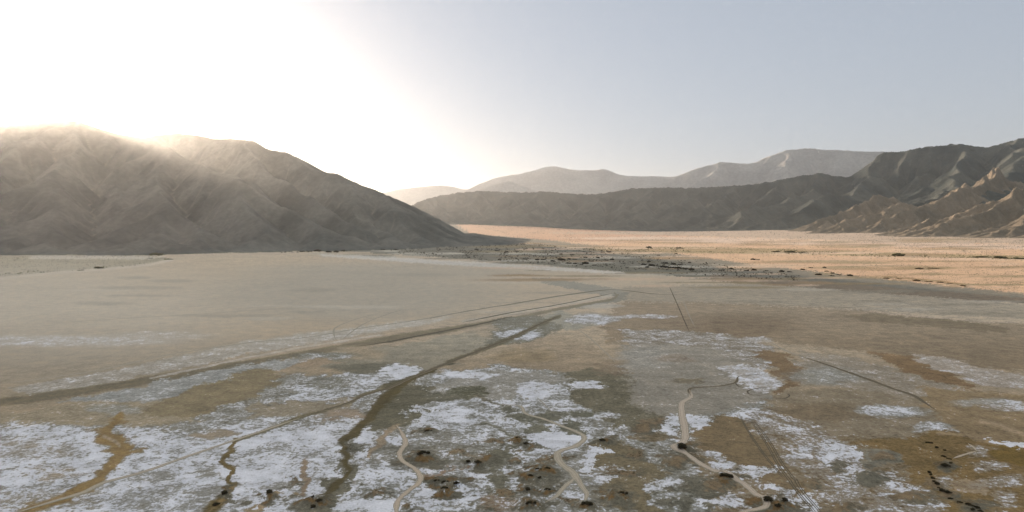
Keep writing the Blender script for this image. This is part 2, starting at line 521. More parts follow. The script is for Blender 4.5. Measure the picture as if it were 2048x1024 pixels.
# ------------------------------------------------------------------ mounds (part of the ground): u, v, half width px, height m
MOUNDS = [
    (858, 863, 22, 1.5), (846, 912, 40, 2.0), (947, 926, 30, 1.8), (881, 963, 26, 1.8), (912, 969, 18, 1.6), (888, 985, 24, 2.0),
    (1036, 880, 22, 1.4), (1050, 892, 18, 1.3), (1086, 940, 34, 1.9), (1062, 955, 32, 2.0), (1057, 980, 20, 1.5), (1094, 980, 20, 1.4),
    (1062, 1010, 32, 2.3), (1176, 1013, 28, 1.8), (1230, 990, 36, 2.0), (1203, 882, 26, 1.6), (632, 1004, 36, 2.2), (541, 992, 22, 1.5),
    (450, 992, 18, 1.2), (1366, 896, 24, 1.5), (1456, 952, 26, 1.2), (1541, 1002, 30, 1.8), (1572, 1006, 22, 1.4), (1559, 1019, 22, 1.4),
    (1341, 922, 34, 1.5), (1390, 968, 40, 1.5), (1448, 966, 26, 1.1), (1300, 850, 26, 1.2), (1736, 952, 30, 1.5), (1822, 994, 30, 1.5), (1036, 921, 18, 1.0),
    (1690, 1012, 30, 1.3), (985, 880, 18, 1.0), (1120, 915, 16, 0.9), (1268, 905, 22, 1.0), (1255, 945, 24, 1.0), (918, 905, 16, 0.9), (745, 985, 22, 1.0), (822, 1010, 18, 0.9), (1000, 985, 20, 1.0), (1130, 1005, 18, 1.0), (1355, 1003, 26, 1.0), (1428, 1014, 20, 0.9), (1610, 965, 22, 1.0), (1680, 930, 20, 0.9), (1765, 915, 24, 1.0), (700, 893, 16, 0.8), (580, 955, 18, 0.8), (1890, 933, 22, 1.2), (1872, 968, 24, 1.0), (1890, 985, 26, 1.0), (1940, 1012, 34, 1.1),
]
_MW = []
for (u, v, hw, h) in MOUNDS:
    x, y = on_ground(u, v); d = math.hypot(float(x), float(y))
    _MW.append((float(x), float(y), hw * d / F * 1.1, h * 1.0))


def total_z(x, y):
    x = np.asarray(x, float); y = np.asarray(y, float)
    z = ground_z(x, y)
    sh = np.shape(z)
    z = np.array(z, float).ravel(); xf = np.broadcast_to(x, sh).ravel(); yf = np.broadcast_to(y, sh).ravel()
    near = np.where((np.abs(yf) < 520) & (np.abs(xf) < 420) & (yf > 150))[0]
    if len(near):
        xn = xf[near]; yn = yf[near]
        wx = xn + 1.6 * perlin(xn / 4.0, yn / 4.0); wy = yn + 1.6 * perlin(xn / 4.0 + 50, yn / 4.0)
        zz = np.zeros(len(near))
        for (mx, my, r, h) in _MW:
            t = np.clip(1 - ((wx - mx) ** 2 + (wy - my) ** 2) / (r * r), 0, 1)
            np.maximum(zz, h * t * t * (1.4 - 0.4 * t), out=zz)
        zz *= 1 + 0.25 * perlin(xn / 1.7, yn / 1.7)
        z[near] += zz
    # low hummocks on the fans
    fan = np.where(yf > 1200)[0]
    if len(fan):
        z[fan] += np.clip(z[fan] / 25, 0, 1) * 2.2 * fbm(xf[fan] / 260, yf[fan] / 260, 4)
    return z.reshape(sh)


_TS = np.concatenate([np.linspace(200, 1500, 500), np.linspace(1510, 16000, 500)])


def on_terrain(u, v):
    """first hit of a photo pixel's ray with the ground"""
    u = np.atleast_1d(np.asarray(u, float)); v = np.atleast_1d(np.asarray(v, float))
    ox, oy, oz = [], [], []
    for k in range(0, len(u), 2000):
        a, b, c = ray(u[k:k + 2000], v[k:k + 2000])
        n = np.hypot(a, b); a, b, c = a / n, b / n, c / n
        # flat part first
        t = np.where(c < -1e-4, -CAM_Z / np.minimum(c, -1e-4), 16000.0)
        far = t > 900
        for _ in range(6):
            g = total_z(a * t, b * t); t = np.where(far, t, (g - CAM_Z) / np.minimum(c, -1e-4))
        w = np.where(far)[0]
        if len(w):
            G = ground_z(a[w, None] * _TS, b[w, None] * _TS) - (CAM_Z + c[w, None] * _TS)
            i = np.argmax(G > 0, 1); i = np.where(i == 0, len(_TS) - 1, i)
            g0 = G[np.arange(len(w)), i - 1]; g1 = G[np.arange(len(w)), i]
            f = np.clip(-g0 / np.where(np.abs(g1 - g0) < 1e-9, 1, g1 - g0), 0, 1)
            t[w] = _TS[i - 1] + f * (_TS[i] - _TS[i - 1])
        ox.append(a * t); oy.append(b * t)
    x = np.concatenate(ox); y = np.concatenate(oy)
    return x, y, total_z(x, y)


# ------------------------------------------------------------------ the ground sheet: fine where the photo looks, coarse elsewhere
dep = [R(d) for d in (88, 80, 70, 60, 52, 46, 41, 37, 34, 31.5, 29, 27, 25.5)]
dep += list(np.arctan((np.arange(1040, 462, -1.25) - HV) / F))
rad = [CAM_Z / math.tan(d) for d in dep]
rr = rad[-1]
while rr < 16000:
    rr += 75; rad.append(rr)
while rr < GROUND_R:
    rr *= 1.08; rad.append(min(rr, GROUND_R))
rad = np.array(rad)
az = np.concatenate([np.linspace(-180, -46, 40)[:-1], np.arange(-46, 46, 0.058), np.linspace(46, 180, 40)])
RR, AZ = np.meshgrid(rad, np.radians(az), indexing='ij')
GX, GY = RR * np.sin(AZ), RR * np.cos(AZ)
GZ = total_z(GX, GY)
U, V = project(GX, GY, GZ)
U = np.where(GY > 20, U, -5000); V = np.where(GY > 20, V, 5000)
V = np.where(RR > 20000, 446, V)

# warp that frays every painted outline
lam = np.clip(RR / 22, 9, 60)
n1 = fbm(GX / 24, GY / 24, 7, 0.72); n2 = fbm(GX / 24 + 91, GY / 24 - 37, 7, 0.72)
pxm = F / np.maximum(RR, 150)
WU = (U + n1 * 21 * pxm).ravel()
WV = (V + n2 * 21 * pxm * np.clip(CAM_Z / np.maximum(RR, 150), 0, .5)).ravel()

base = np.zeros((U.size, 3)); base[:] = (0.58, 0.485, 0.375)
salt = np.zeros(U.size)
Uf, Vf = U.ravel(), V.ravel()
view_idx = np.where((Uf > -400) & (Uf < 2450) & (Vf < 1250) & (Vf > 440))[0]
vu, vv = WU[view_idx], WV[view_idx]
fray = fbm(GX.ravel()[view_idx] / 5.5, GY.ravel()[view_idx] / 5.5, 5, 0.8)
lu, lv_ = (Uf[view_idx] * 0.7 + vu * 0.3), (Vf[view_idx] * 0.7 + vv * 0.3)   # channels keep their course


def put(idx, m, col=None, s=None):
    if col is not None: base[idx] += (np.array(col) - base[idx]) * m[:, None]
    if s is not None: salt[idx] += (s - salt[idx]) * m


def seg_dist(px, py, pts, asp=1.0, closed=False):
    d = np.full(len(px), 1e9)
    P = list(pts) + ([pts[0]] if closed else [])
    for (x0, y0), (x1, y1) in zip(P[:-1], P[1:]):
        dx, dy = x1 - x0, (y1 - y0) * asp
        qx, qy = px - x0, (py - y0) * asp
        t = np.clip((qx * dx + qy * dy) / (dx * dx + dy * dy + 1e-9), 0, 1)
        np.minimum(d, (qx - t * dx) ** 2 + (qy - t * dy) ** 2, out=d)
    return np.sqrt(d)


def poly(pts, col=None, s=None, fe=10, a=1.0, asp=2.5):
    xs = [p[0] for p in pts]; ys = [p[1] for p in pts]; g = fe * 1.5 + 12
    w = np.where((vu > min(xs) - g) & (vu < max(xs) + g) & (vv > min(ys) - g) & (vv < max(ys) + g))[0]
    if len(w) == 0: return
    px, py = vu[w], vv[w]
    d = seg_dist(px, py, pts, asp, True)
    ins = np.zeros(len(w), bool)
    for (x0, y0), (x1, y1) in zip(pts, pts[1:] + pts[:1]):
        if y0 == y1: continue
        c = ((y0 <= py) & (py < y1)) | ((y1 <= py) & (py < y0))
        ins ^= c & (px < x0 + (py - y0) / (y1 - y0) * (x1 - x0))
    d = np.where(ins, d, -d) + fray[w] * (6 + fe * 1.5)
    put(view_idx[w], a * sstep(-fe * .35, fe * .35, d), col, s)


def blob(cx, cy, rx, ry, col=None, s=None, a=1.0, hard=0.5):
    w = np.where((np.abs(vu - cx) < rx * 1.5) & (np.abs(vv - cy) < ry * 1.5))[0]
    if len(w) == 0: return
    d = np.hypot((vu[w] - cx) / rx, (vv[w] - cy) / ry)
    d = d + fray[w] * 0.55 * min(1.0, 25.0 / rx)
    put(view_idx[w], a * sstep(1.4, 1.4 - 0.9 * (1.0 - hard) - 0.12, d), col, s)


def line(pts, wid, col=None, s=None, a=1.0, asp=1.0, fe=0.5):
    """wid: a px width, or one per point"""
    ws = wid if isinstance(wid, (list, tuple)) else [wid] * len(pts)
    xs = [p[0] for p in pts]; ys = [p[1] for p in pts]; g = max(ws) * 2 + 6
    w = np.where((lu > min(xs) - g) & (lu < max(xs) + g) & (lv_ > min(ys) - g) & (lv_ < max(ys) + g))[0]
    if len(w) == 0: return
    m = np.zeros(len(w))
    for i in range(len(pts) - 1):
        (x0, y0), (x1, y1) = pts[i], pts[i + 1]
        dx, dy = x1 - x0, (y1 - y0) * asp
        qx, qy = lu[w] - x0, (lv_[w] - y0) * asp
        t = np.clip((qx * dx + qy * dy) / (dx * dx + dy * dy + 1e-9), 0, 1)
        d = np.hypot(qx - t * dx, qy - t * dy)
        h = (ws[i] + (ws[i + 1] - ws[i]) * t) / 2
        np.maximum(m, sstep(1 + fe, 1 - fe, d / h + fray[w] * 0.45), out=m)
    put(view_idx[w], a * m, col, s)


# mud, silt and salt as they lie on the lake bed, far to near
BROWN = (0.36, 0.285, 0.205); MUD = (0.29, 0.275, 0.22); TAN = (0.52, 0.43, 0.33); OLIVE = (0.18, 0.165, 0.10); PALE = (0.62, 0.56, 0.49)
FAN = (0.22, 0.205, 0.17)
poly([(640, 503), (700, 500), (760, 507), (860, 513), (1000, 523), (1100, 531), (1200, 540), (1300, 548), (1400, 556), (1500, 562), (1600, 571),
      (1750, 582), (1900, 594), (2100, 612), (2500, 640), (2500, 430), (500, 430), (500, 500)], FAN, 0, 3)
poly([(1000, 465), (1150, 487), (1300, 500), (1500, 528), (1750, 556), (2060, 588), (2500, 620), (2500, 430), (940, 430), (940, 465)], (0.62, 0.43, 0.285), None, 9)  # paler fan soil, with the sunlight on the plain partly painted in
poly([(900, 440), (1150, 450), (1330, 458), (1520, 465), (1350, 474), (1230, 488), (1100, 480), (940, 468)], (0.52, 0.335, 0.225), None, 10)
poly([(1120, 476), (1300, 473), (1700, 478), (2100, 492), (2100, 500), (1700, 492), (1350, 484)], (0.62, 0.49, 0.40), None, 5)
poly([(1100, 466), (1350, 461), (1560, 450), (1800, 452), (2100, 466), (2100, 491), (1700, 481), (1350, 471)], (0.44, 0.365, 0.30), None, 6, 0.85)
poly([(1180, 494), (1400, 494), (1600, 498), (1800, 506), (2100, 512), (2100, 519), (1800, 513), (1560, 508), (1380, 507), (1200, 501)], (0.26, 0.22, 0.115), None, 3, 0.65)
poly([(1560, 440), (1800, 440), (2100, 462), (2100, 478), (1800, 466), (1600, 460)], (0.36, 0.30, 0.235), None, 6, 0.8)
blob(1850, 536, 60, 3, (0.3, 0.22, 0.12), None, 0.8)
line([(1765, 553), (1830, 558), (1880, 562), (1940, 571)], 3, (0.3, 0.2, 0.1), None, 0.8)
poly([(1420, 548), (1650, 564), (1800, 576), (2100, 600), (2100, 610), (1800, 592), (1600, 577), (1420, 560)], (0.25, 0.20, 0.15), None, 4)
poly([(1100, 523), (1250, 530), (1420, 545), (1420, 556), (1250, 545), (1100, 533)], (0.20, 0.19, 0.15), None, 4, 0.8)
for q in ((690, 497, 30, 2), (760, 502, 40, 2), (1000, 505, 60, 2), (1060, 508, 60, 1.5), (860, 507, 70, 2), (1200, 515, 70, 2), (1330, 533, 60, 2)):
    blob(*q, (0.62, 0.58, 0.5), None, 0.7)
poly([(640, 508), (760, 512), (860, 519), (1000, 527), (1150, 537), (1250, 545), (1250, 549), (1150, 543), (1000, 536), (860, 528), (640, 512)], (0.68, 0.62, 0.55), 0.3, 3)
poly([(-400, 590), (-400, 506), (150, 509), (300, 510), (340, 516), (300, 527), (200, 537), (100, 545), (0, 556)], (0.40, 0.35, 0.255), 0, 3)
poly([(60, 512), (200, 512), (330, 513), (300, 519), (200, 518), (60, 518)], (0.6, 0.55, 0.48), None, 3)
line([(-100, 562), (0, 557), (100, 546), (200, 539), (300, 529), (345, 519)], 5, (0.68, 0.6, 0.52), None, 0.7)
blob(700, 590, 320, 55, (0.455, 0.42, 0.36), None, 0.75, 0.1)
blob(820, 540, 300, 16, (0.45, 0.415, 0.355), None, 0.5, 0.1)
blob(60, 650, 420, 130, (0.59, 0.53, 0.45), None, 0.8, 0.1)
for k in range(26):
    blob(rng.uniform(200, 1500), rng.uniform(540, 640), rng.uniform(30, 110), rng.uniform(1.5, 4), (0.37, 0.34, 0.285) if k % 3 else (0.6, 0.55, 0.48), None, 0.45, 0.2)
blob(100, 682, 260, 12, (0.65, 0.58, 0.5), 0.42, 0.9, 0.2)
blob(330, 670, 120, 9, None, 0.32, 0.9, 0.2)
poly([(60, 795), (300, 752), (520, 705), (900, 640), (900, 632), (500, 680), (250, 735), (20, 775)], (0.58, 0.52, 0.44), 0.3, 6)
poly([(1060, 556), (1100, 556), (1240, 578), (1330, 585), (1240, 596), (1180, 585), (1100, 570)], (0.39, 0.365, 0.31), None, 4)
poly([(1240, 575), (1500, 566), (2100, 612), (2100, 640), (1700, 618), (1400, 608), (1250, 604)], (0.44, 0.38, 0.30), None, 10)
for k in range(22):
    blob(rng.uniform(1280, 2040), rng.uniform(575, 640), rng.uniform(30, 120), rng.uniform(1.2, 3), (0.30, 0.265, 0.21) if k % 4 else (0.55, 0.5, 0.43), None, 0.5, 0.2)
poly([(1200, 645), (1240, 604), (1400, 604), (1700, 618), (1900, 640), (2100, 650), (2100, 745), (1900, 732), (1750, 705), (1600, 690), (1450, 670), (1300, 672), (1220, 690)], BROWN, 0, 18, 0.8)
blob(1480, 652, 120, 24, (0.29, 0.225, 0.16), None, 0.85, 0.15)
blob(1340, 640, 60, 12, (0.33, 0.26, 0.19), None, 0.7, 0.15)
poly([(1680, 631), (1750, 628), (1900, 640), (2020, 656), (2010, 666), (1880, 655), (1750, 645)], (0.29, 0.235, 0.165), None, 5)
blob(1290, 633, 60, 4, None, 0.5, 1, 0.4)
blob(1510, 680, 38, 7, None, 0.45, 1, 0.3)
poly([(1232, 588), (1262, 583), (1250, 600), (1180, 614), (1130, 620), (1210, 602)], (0.33, 0.31, 0.26), None, 4)
blob(1200, 612, 40, 4, (0.55, 0.51, 0.45), None, 0.8)
for k in range(150):      # washes across the sunlit plain and the shaded fan
    bx = rng.uniform(1000, 2060); by = rng.uniform(478, 575)
    blob(bx, by, rng.uniform(20, 110), rng.uniform(0.9, 2.6), [(0.36, 0.25, 0.15), (0.66, 0.50, 0.37), (0.30, 0.235, 0.14)][k % 3], None, 0.7, 0.2)
for k in range(60):
    bx = rng.uniform(640, 1500); by = 497 + (bx - 640) * 0.045 + rng.uniform(-8, 12)
    blob(bx, by, rng.uniform(12, 60), rng.uniform(0.8, 2.0), [(0.16, 0.15, 0.115), (0.46, 0.43, 0.37), (0.2, 0.18, 0.14)][k % 3], None, 0.65, 0.3)
# wet foreground mud, grey-olive to the left and browner to the right
poly([(-400, 870), (300, 805), (560, 750), (860, 742), (1240, 742), (1560, 792), (2100, 805), (2600, 1300), (-600, 1300)], (0.335, 0.312, 0.255), 0.36, 20)
poly([(1370, 860), (1600, 795), (2100, 805), (2600, 1300), (1290, 1300)], (0.345, 0.27, 0.175), 0.24, 20)
# wide dark margin along the spit
line([(-60, 818), (0, 805), (150, 785), (250, 768), (375, 747), (512, 724), (612, 706), (712, 690), (787, 676), (887, 661), (1024, 638), (1124, 617), (1224, 599), (1236, 591), (1228, 586)],
     [16, 16, 16, 15, 14, 11, 10, 12, 13, 12, 8, 6, 4, 4, 3], (0.285, 0.25, 0.185), 0.02, 0.95, fe=0.35)
line([(774, 685), (862, 668), (950, 651), (1024, 634)], 3, (0.2, 0.185, 0.145), None, 0.8)
line([(300, 757), (420, 732), (500, 714), (620, 692), (760, 670)], 3.5, (0.7, 0.63, 0.55), 0.3, 0.9)
line([(925, 643), (1024, 626), (1124, 609), (1222, 591)], 5, (0.58, 0.53, 0.46), None, 0.8)
# between the two roads
poly([(560, 725), (700, 697), (800, 690), (1000, 650), (1060, 640), (1010, 668), (960, 697), (880, 737), (800, 748), (700, 738)], (0.46, 0.42, 0.345), 0.04, 7)
blob(720, 706, 48, 14, (0.53, 0.445, 0.34), None, 0.9, 0.3)
blob(985, 662, 45, 13, (0.5, 0.425, 0.335), None, 0.9, 0.3)
blob(650, 712, 62, 7, MUD, 0.35, 0.9)
poly([(560, 722), (640, 715), (690, 725), (640, 732), (580, 735)], (0.53, 0.43, 0.33), 0.1, 4)
poly([(100, 806), (250, 778), (420, 740), (540, 722), (610, 716), (560, 738), (470, 767), (400, 790), (250, 806)], (0.50, 0.495, 0.47), 0.3, 6)
poly([(0, 830), (120, 808), (300, 800), (400, 840), (300, 857), (150, 852), (-60, 880)], (0.56, 0.48, 0.365), 0.16, 12)
blob(235, 820, 45, 9, (0.48, 0.47, 0.42), 0.3, 0.7)
poly([(300, 812), (380, 776), (470, 750), (530, 735), (570, 752), (520, 790), (450, 815), (380, 835), (290, 832)], (0.42, 0.355, 0.25), 0.08, 8)
poly([(560, 802), (600, 762), (700, 744), (800, 735), (840, 752), (780, 782), (730, 802), (640, 817), (560, 822)], (0.33, 0.315, 0.265), 0.53, 8)
blob(745, 737, 70, 10, (0.26, 0.245, 0.195), 0.1, 0.95)
blob(802, 741, 34, 11, None, 0.8, 1)
blob(655, 765, 42, 11, MUD, 0.28, 0.9)
poly([(500, 806), (640, 802), (720, 792), (700, 815), (620, 832), (500, 842)], (0.50, 0.435, 0.34), 0.18, 8)
blob(690, 835, 42, 14, (0.55, 0.455, 0.365), 0.12, 0.95)
# salt pan, lower left
poly([(-400, 880), (60, 848), (180, 856), (260, 860), (380, 864), (450, 850), (520, 842), (600, 852), (700, 838), (745, 862), (690, 900), (690, 960), (600, 1040), (300, 1240), (-400, 1240)], (0.42, 0.40, 0.355), 0.62, 40)
for q in ((420, 945, 28, 12, 0.3), (290, 955, 45, 10, 0.4), (350, 1000, 90, 22, 0.44), (560, 900, 40, 14, 0.46), (570, 880, 60, 12, 0.85), (520, 950, 60, 25, 0.8), (480, 880, 40, 20, 0.85), (160, 940, 90, 22, 0.75), (610, 870, 40, 14, 0.8), (560, 965, 30, 12, 0.35)):
    blob(*q[:4], None, q[4], 0.9, 0.2)
blob(100, 945, 60, 18, (0.56, 0.42, 0.26), 0.45, 0.8, 0.2)
blob(60, 1010, 130, 30, (0.5, 0.4, 0.27), 0.42, 0.6, 0.2)
blob(40, 900, 120, 25, (0.58, 0.48, 0.36), 0.4, 0.6, 0.2)
blob(415, 867, 30, 9, (0.55, 0.47, 0.38), 0.05, 0.95)
# centre
poly([(880, 748), (1000, 727), (1100, 742), (1150, 790), (1180, 850), (1190, 900), (1000, 905), (900, 855), (830, 872), (815, 800)], (0.345, 0.33, 0.275), 0.5, 12)
poly([(860, 772), (940, 742), (1080, 742), (1140, 760), (1060, 790), (1000, 800), (920, 800), (850, 792)], (0.50, 0.47, 0.415), 0.26, 9)
blob(925, 749, 48, 8, None, 0.72, 0.9)
poly([(1020, 692), (1070, 674), (1120, 670), (1180, 692), (1220, 716), (1250, 737), (1200, 747), (1130, 742), (1050, 737), (990, 722)], TAN, 0.08, 7)
blob(1050, 712, 65, 13, (0.45, 0.365, 0.255), None, 0.8, 0.3)
poly([(1070, 642), (1120, 620), (1160, 633), (1190, 650), (1140, 661), (1100, 656)], (0.44, 0.415, 0.35), 0, 5)
poly([(990, 640), (1060, 630), (1090, 634), (1125, 655), (1090, 675), (1040, 686), (1000, 690), (960, 702), (985, 670)], (0.25, 0.235, 0.185), 0.22, 4)
blob(1040, 668, 34, 10, None, 0.66, 1, 0.5)
blob(1185, 638, 48, 10, (0.33, 0.29, 0.23), 0.55, 0.95)
blob(937, 786, 30, 11, (0.19, 0.18, 0.12), 0.2, 1.0, 0.85)
blob(880, 797, 42, 5, (0.24, 0.225, 0.17), 0.12, 0.9)
line([(955, 790), (985, 806), (1010, 812)], 6, (0.22, 0.2, 0.15), 0.1, 0.8)
blob(1070, 778, 26, 14, None, 0.74, 0.95)
blob(885, 835, 65, 20, None, 0.68, 0.9, 0.2)
poly([(1040, 850), (1160, 850), (1168, 880), (1120, 902), (1060, 892)], None, 0.8, 6)
for q in ((1017, 820, 22, 6), (1082, 858, 34, 10), (1150, 855, 20, 10), (1070, 836, 46, 7), (1140, 826, 24, 8)):
    blob(*q, (0.27, 0.26, 0.205), 0.1, 0.95, 0.6)
poly([(1125, 748), (1180, 737), (1230, 730), (1265, 760), (1290, 800), (1330, 832), (1300, 852), (1240, 852), (1180, 832), (1150, 790)], (0.275, 0.25, 0.185), 0.14, 5)
blob(1232, 738, 32, 12, (0.38, 0.31, 0.235), None, 0.9)
blob(1176, 771, 26, 8, None, 0.72, 1)
blob(1200, 830, 30, 8, None, 0.6, 0.9)
# flakes and the pale bowl on the right
poly([(1240, 657), (1330, 660), (1450, 667), (1540, 692), (1600, 730), (1530, 737), (1450, 712), (1330, 692), (1250, 692)], (0.35, 0.29, 0.215), 0.36, 8)
poly([(1240, 692), (1330, 687), (1440, 702), (1520, 732), (1560, 770), (1530, 802), (1450, 822), (1380, 845), (1300, 832), (1260, 790), (1250, 742)], (0.50, 0.46, 0.40), 0.14, 24)
blob(1290, 715, 55, 22, (0.53, 0.50, 0.45), 0.2, 0.8, 0.2)
blob(1350, 716, 42, 8, (0.46, 0.385, 0.31), 0.2, 0.8)
blob(1370, 760, 34, 4, (0.32, 0.28, 0.21), 0.05, 0.9)
poly([(1440, 735), (1500, 728), (1545, 745), (1558, 772), (1520, 784), (1470, 767)], (0.74, 0.67, 0.6), 0.5, 7)
poly([(1500, 705), (1530, 699), (1565, 705), (1607, 740), (1602, 760), (1570, 790), (1543, 797), (1565, 762), (1550, 737)], (0.34, 0.25, 0.165), 0.1, 4)
poly([(1600, 700), (1700, 716), (1800, 742), (1950, 782), (2100, 800), (2100, 850), (1900, 830), (1700, 780), (1600, 740)], (0.50, 0.43, 0.345), 0.22, 10)
blob(1650, 752, 70, 18, (0.44, 0.43, 0.385), 0.3, 0.8, 0.2)
poly([(1740, 702), (1830, 712), (1960, 782), (1900, 772), (1790, 737)], (0.37, 0.265, 0.17), 0.06, 5)
poly([(1830, 705), (2000, 740), (2100, 760), (2100, 785), (1960, 770), (1850, 730)], (0.6, 0.51, 0.42), 0.3, 8)
poly([(1830, 772), (2100, 792), (2100, 910), (1950, 885), (1860, 822)], (0.45, 0.35, 0.235), 0.12, 10)
poly([(1540, 790), (1700, 775), (1850, 805), (1900, 855), (1800, 875), (1650, 862), (1530, 815)], (0.43, 0.36, 0.27), 0.16, 10)
blob(1640, 825, 95, 20, (0.36, 0.29, 0.21), 0.08, 0.9, 0.2)
blob(1780, 823, 66, 11, (0.42, 0.4, 0.34), 0.58, 0.95, 0.3)
blob(1872, 856, 36, 10, (0.4, 0.37, 0.31), 0.52, 0.9, 0.3)
poly([(1480, 822), (1560, 822), (1700, 882), (1720, 930), (1800, 960), (1850, 990), (1900, 1040), (1700, 1040), (1640, 980), (1560, 905)], (0.33, 0.25, 0.155), 0.37, 12)
poly([(1700, 882), (1830, 872), (1900, 862), (2100, 935), (2100, 1200), (1860, 1200), (1870, 1000), (1800, 940)], (0.335, 0.245, 0.135), 0.1, 12)
blob(1505, 832, 42, 11, None, 0.55, 0.9)
poly([(1640, 868), (1720, 898), (1735, 930), (1800, 958), (1840, 975), (1700, 962), (1640, 922)], None, 0.6, 6)
poly([(1755, 985), (1830, 978), (1890, 1022), (1820, 1014)], None, 0.62, 5)
poly([(1530, 968), (1620, 998), (1640, 1030), (1560, 1000)], None, 0.7, 5)
blob(1600, 905, 22, 10, None, 0.6, 0.9)
blob(1765, 915, 30, 14, (0.42, 0.405, 0.355), 0.08, 0.95, 0.6)
poly([(1390, 862), (1440, 832), (1482, 836), (1562, 932), (1600, 1000), (1540, 962), (1450, 912), (1400, 892)], (0.35, 0.275, 0.185), 0.05, 4)
blob(1960, 805, 60, 8, (0.5, 0.48, 0.43), 0.35, 0.7, 0.2); blob(2015, 812, 45, 10, None, 0.5, 0.9, 0.3)
line([(1960, 842), (2000, 851), (2060, 872)], 8, (0.62, 0.49, 0.36), 0.05)
line([(1880, 868), (1950, 872), (2010, 888), (2060, 915)], 6, (0.56, 0.44, 0.31), 0.1, 0.8)
poly([(1960, 886), (2100, 908), (2100, 945), (1990, 917)], (0.30, 0.215, 0.095), 0.02, 5)
poly([(1972, 873), (2010, 884), (2060, 892), (2060, 902), (2005, 893), (1985, 885)], None, 0.8, 3)
poly([(1915, 953), (1990, 958), (1995, 985), (1930, 977)], (0.52, 0.41, 0.29), 0.18, 6)
for q in ((1985, 930, 40, 10, 0.42), (2020, 965, 45, 14, 0.4), (2015, 1005, 30, 20, 0.42), (1905, 960, 22, 12, 0.4), (1950, 905, 20, 8, 0.4)):
    blob(*q[:4], None, q[4], 0.9, 0.2)
# right of the winding track
poly([(1160, 892), (1200, 872), (1240, 882), (1300, 922), (1322, 960), (1315, 1040), (1240, 1040), (1210, 962), (1180, 932)], (0.33, 0.28, 0.195), 0.12, 6)
poly([(1168, 893), (1212, 905), (1232, 925), (1200, 936), (1170, 927)], None, 0.72, 4)
poly([(1170, 940), (1262, 930), (1272, 950), (1220, 967), (1190, 977)], None, 0.52, 5)
poly([(1290, 840), (1362, 830), (1362, 872), (1330, 852)], None, 0.72, 5)
poly([(1376, 830), (1432, 830), (1380, 866)], None, 0.78, 4)
poly([(1283, 852), (1310, 838), (1352, 870), (1330, 882), (1268, 872)], (0.34, 0.275, 0.185), 0.2, 4)
poly([(1340, 890), (1305, 900), (1360, 920), (1400, 950), (1450, 967), (1330, 952), (1295, 917)], (0.32, 0.30, 0.24), 0.38, 6)
poly([(1368, 903), (1420, 898), (1500, 935), (1560, 950), (1500, 957), (1440, 937)], None, 0.58, 5)
poly([(1425, 968), (1500, 984), (1522, 1012), (1450, 1024)], None, 0.72, 5)
poly([(1310, 970), (1400, 985), (1480, 1017), (1400, 1040), (1310, 1040)], (0.29, 0.275, 0.215), 0.42, 6)
blob(1330, 965, 30, 10, None, 0.62, 0.9); blob(1440, 1000, 50, 8, None, 0.7, 0.9)
# grey mud between the mounds
poly([(960, 902), (1020, 890), (1042, 922), (1038, 970), (1020, 1000), (960, 1030), (900, 1020), (920, 985), (960, 962), (955, 930)], (0.26, 0.245, 0.19), 0.14, 5)
for q in ((890, 985, 64, 30, 0.76), (945, 940, 40, 18, 0.6), (850, 925, 46, 20, 0.58), (1090, 905, 40, 12, 0.75), (1050, 960, 40, 50, 0.58), (1120, 1000, 24, 24, 0.6)):
    blob(*q[:4], None, q[4], 0.9, 0.25)
blob(985, 1012, 48, 18, (0.37, 0.27, 0.18), 0.3, 0.9, 0.3)
poly([(853, 957), (890, 930), (902, 934), (872, 955), (850, 967)], (0.5, 0.385, 0.305), 0.1, 3)
blob(918, 908, 15, 8, (0.5, 0.42, 0.32), 0.1, 0.95)
poly([(770, 772), (830, 765), (862, 770), (850, 800), (815, 850), (785, 852), (748, 866), (718, 884), (700, 872), (740, 830), (770, 797)], (0.25, 0.232, 0.175), 0.1, 4)
poly([(690, 900), (720, 930), (742, 960), (690, 1022), (620, 1040), (640, 990), (660, 960)], (0.265, 0.25, 0.195), 0.14, 4)
blob(728, 885, 23, 32, None, 0.78, 0.95, 0.5)
blob(722, 892, 20, 8, (0.28, 0.265, 0.215), 0.2, 0.9); blob(785, 899, 26, 8, (0.28, 0.265, 0.215), 0.2, 0.9)
blob(790, 878, 12, 11, None, 0.8, 0.9)
poly([(700, 962), (740, 920), (800, 922), (832, 950), (820, 975), (790, 1000), (790, 1040), (670, 1040)], (0.32, 0.31, 0.26), 0.55, 6)
blob(750, 1012, 50, 14, None, 0.8, 0.9); blob(800, 955, 30, 20, None, 0.7, 0.8, 0.2)
poly([(466, 1030), (509, 1002), (537, 988), (565, 975), (580, 985), (550, 1000), (500, 1030)], (0.52, 0.42, 0.30), 0.1, 4)
line([(612, 920), (606, 940), (618, 955), (600, 985)], 12, (0.5, 0.4, 0.31), 0.15)
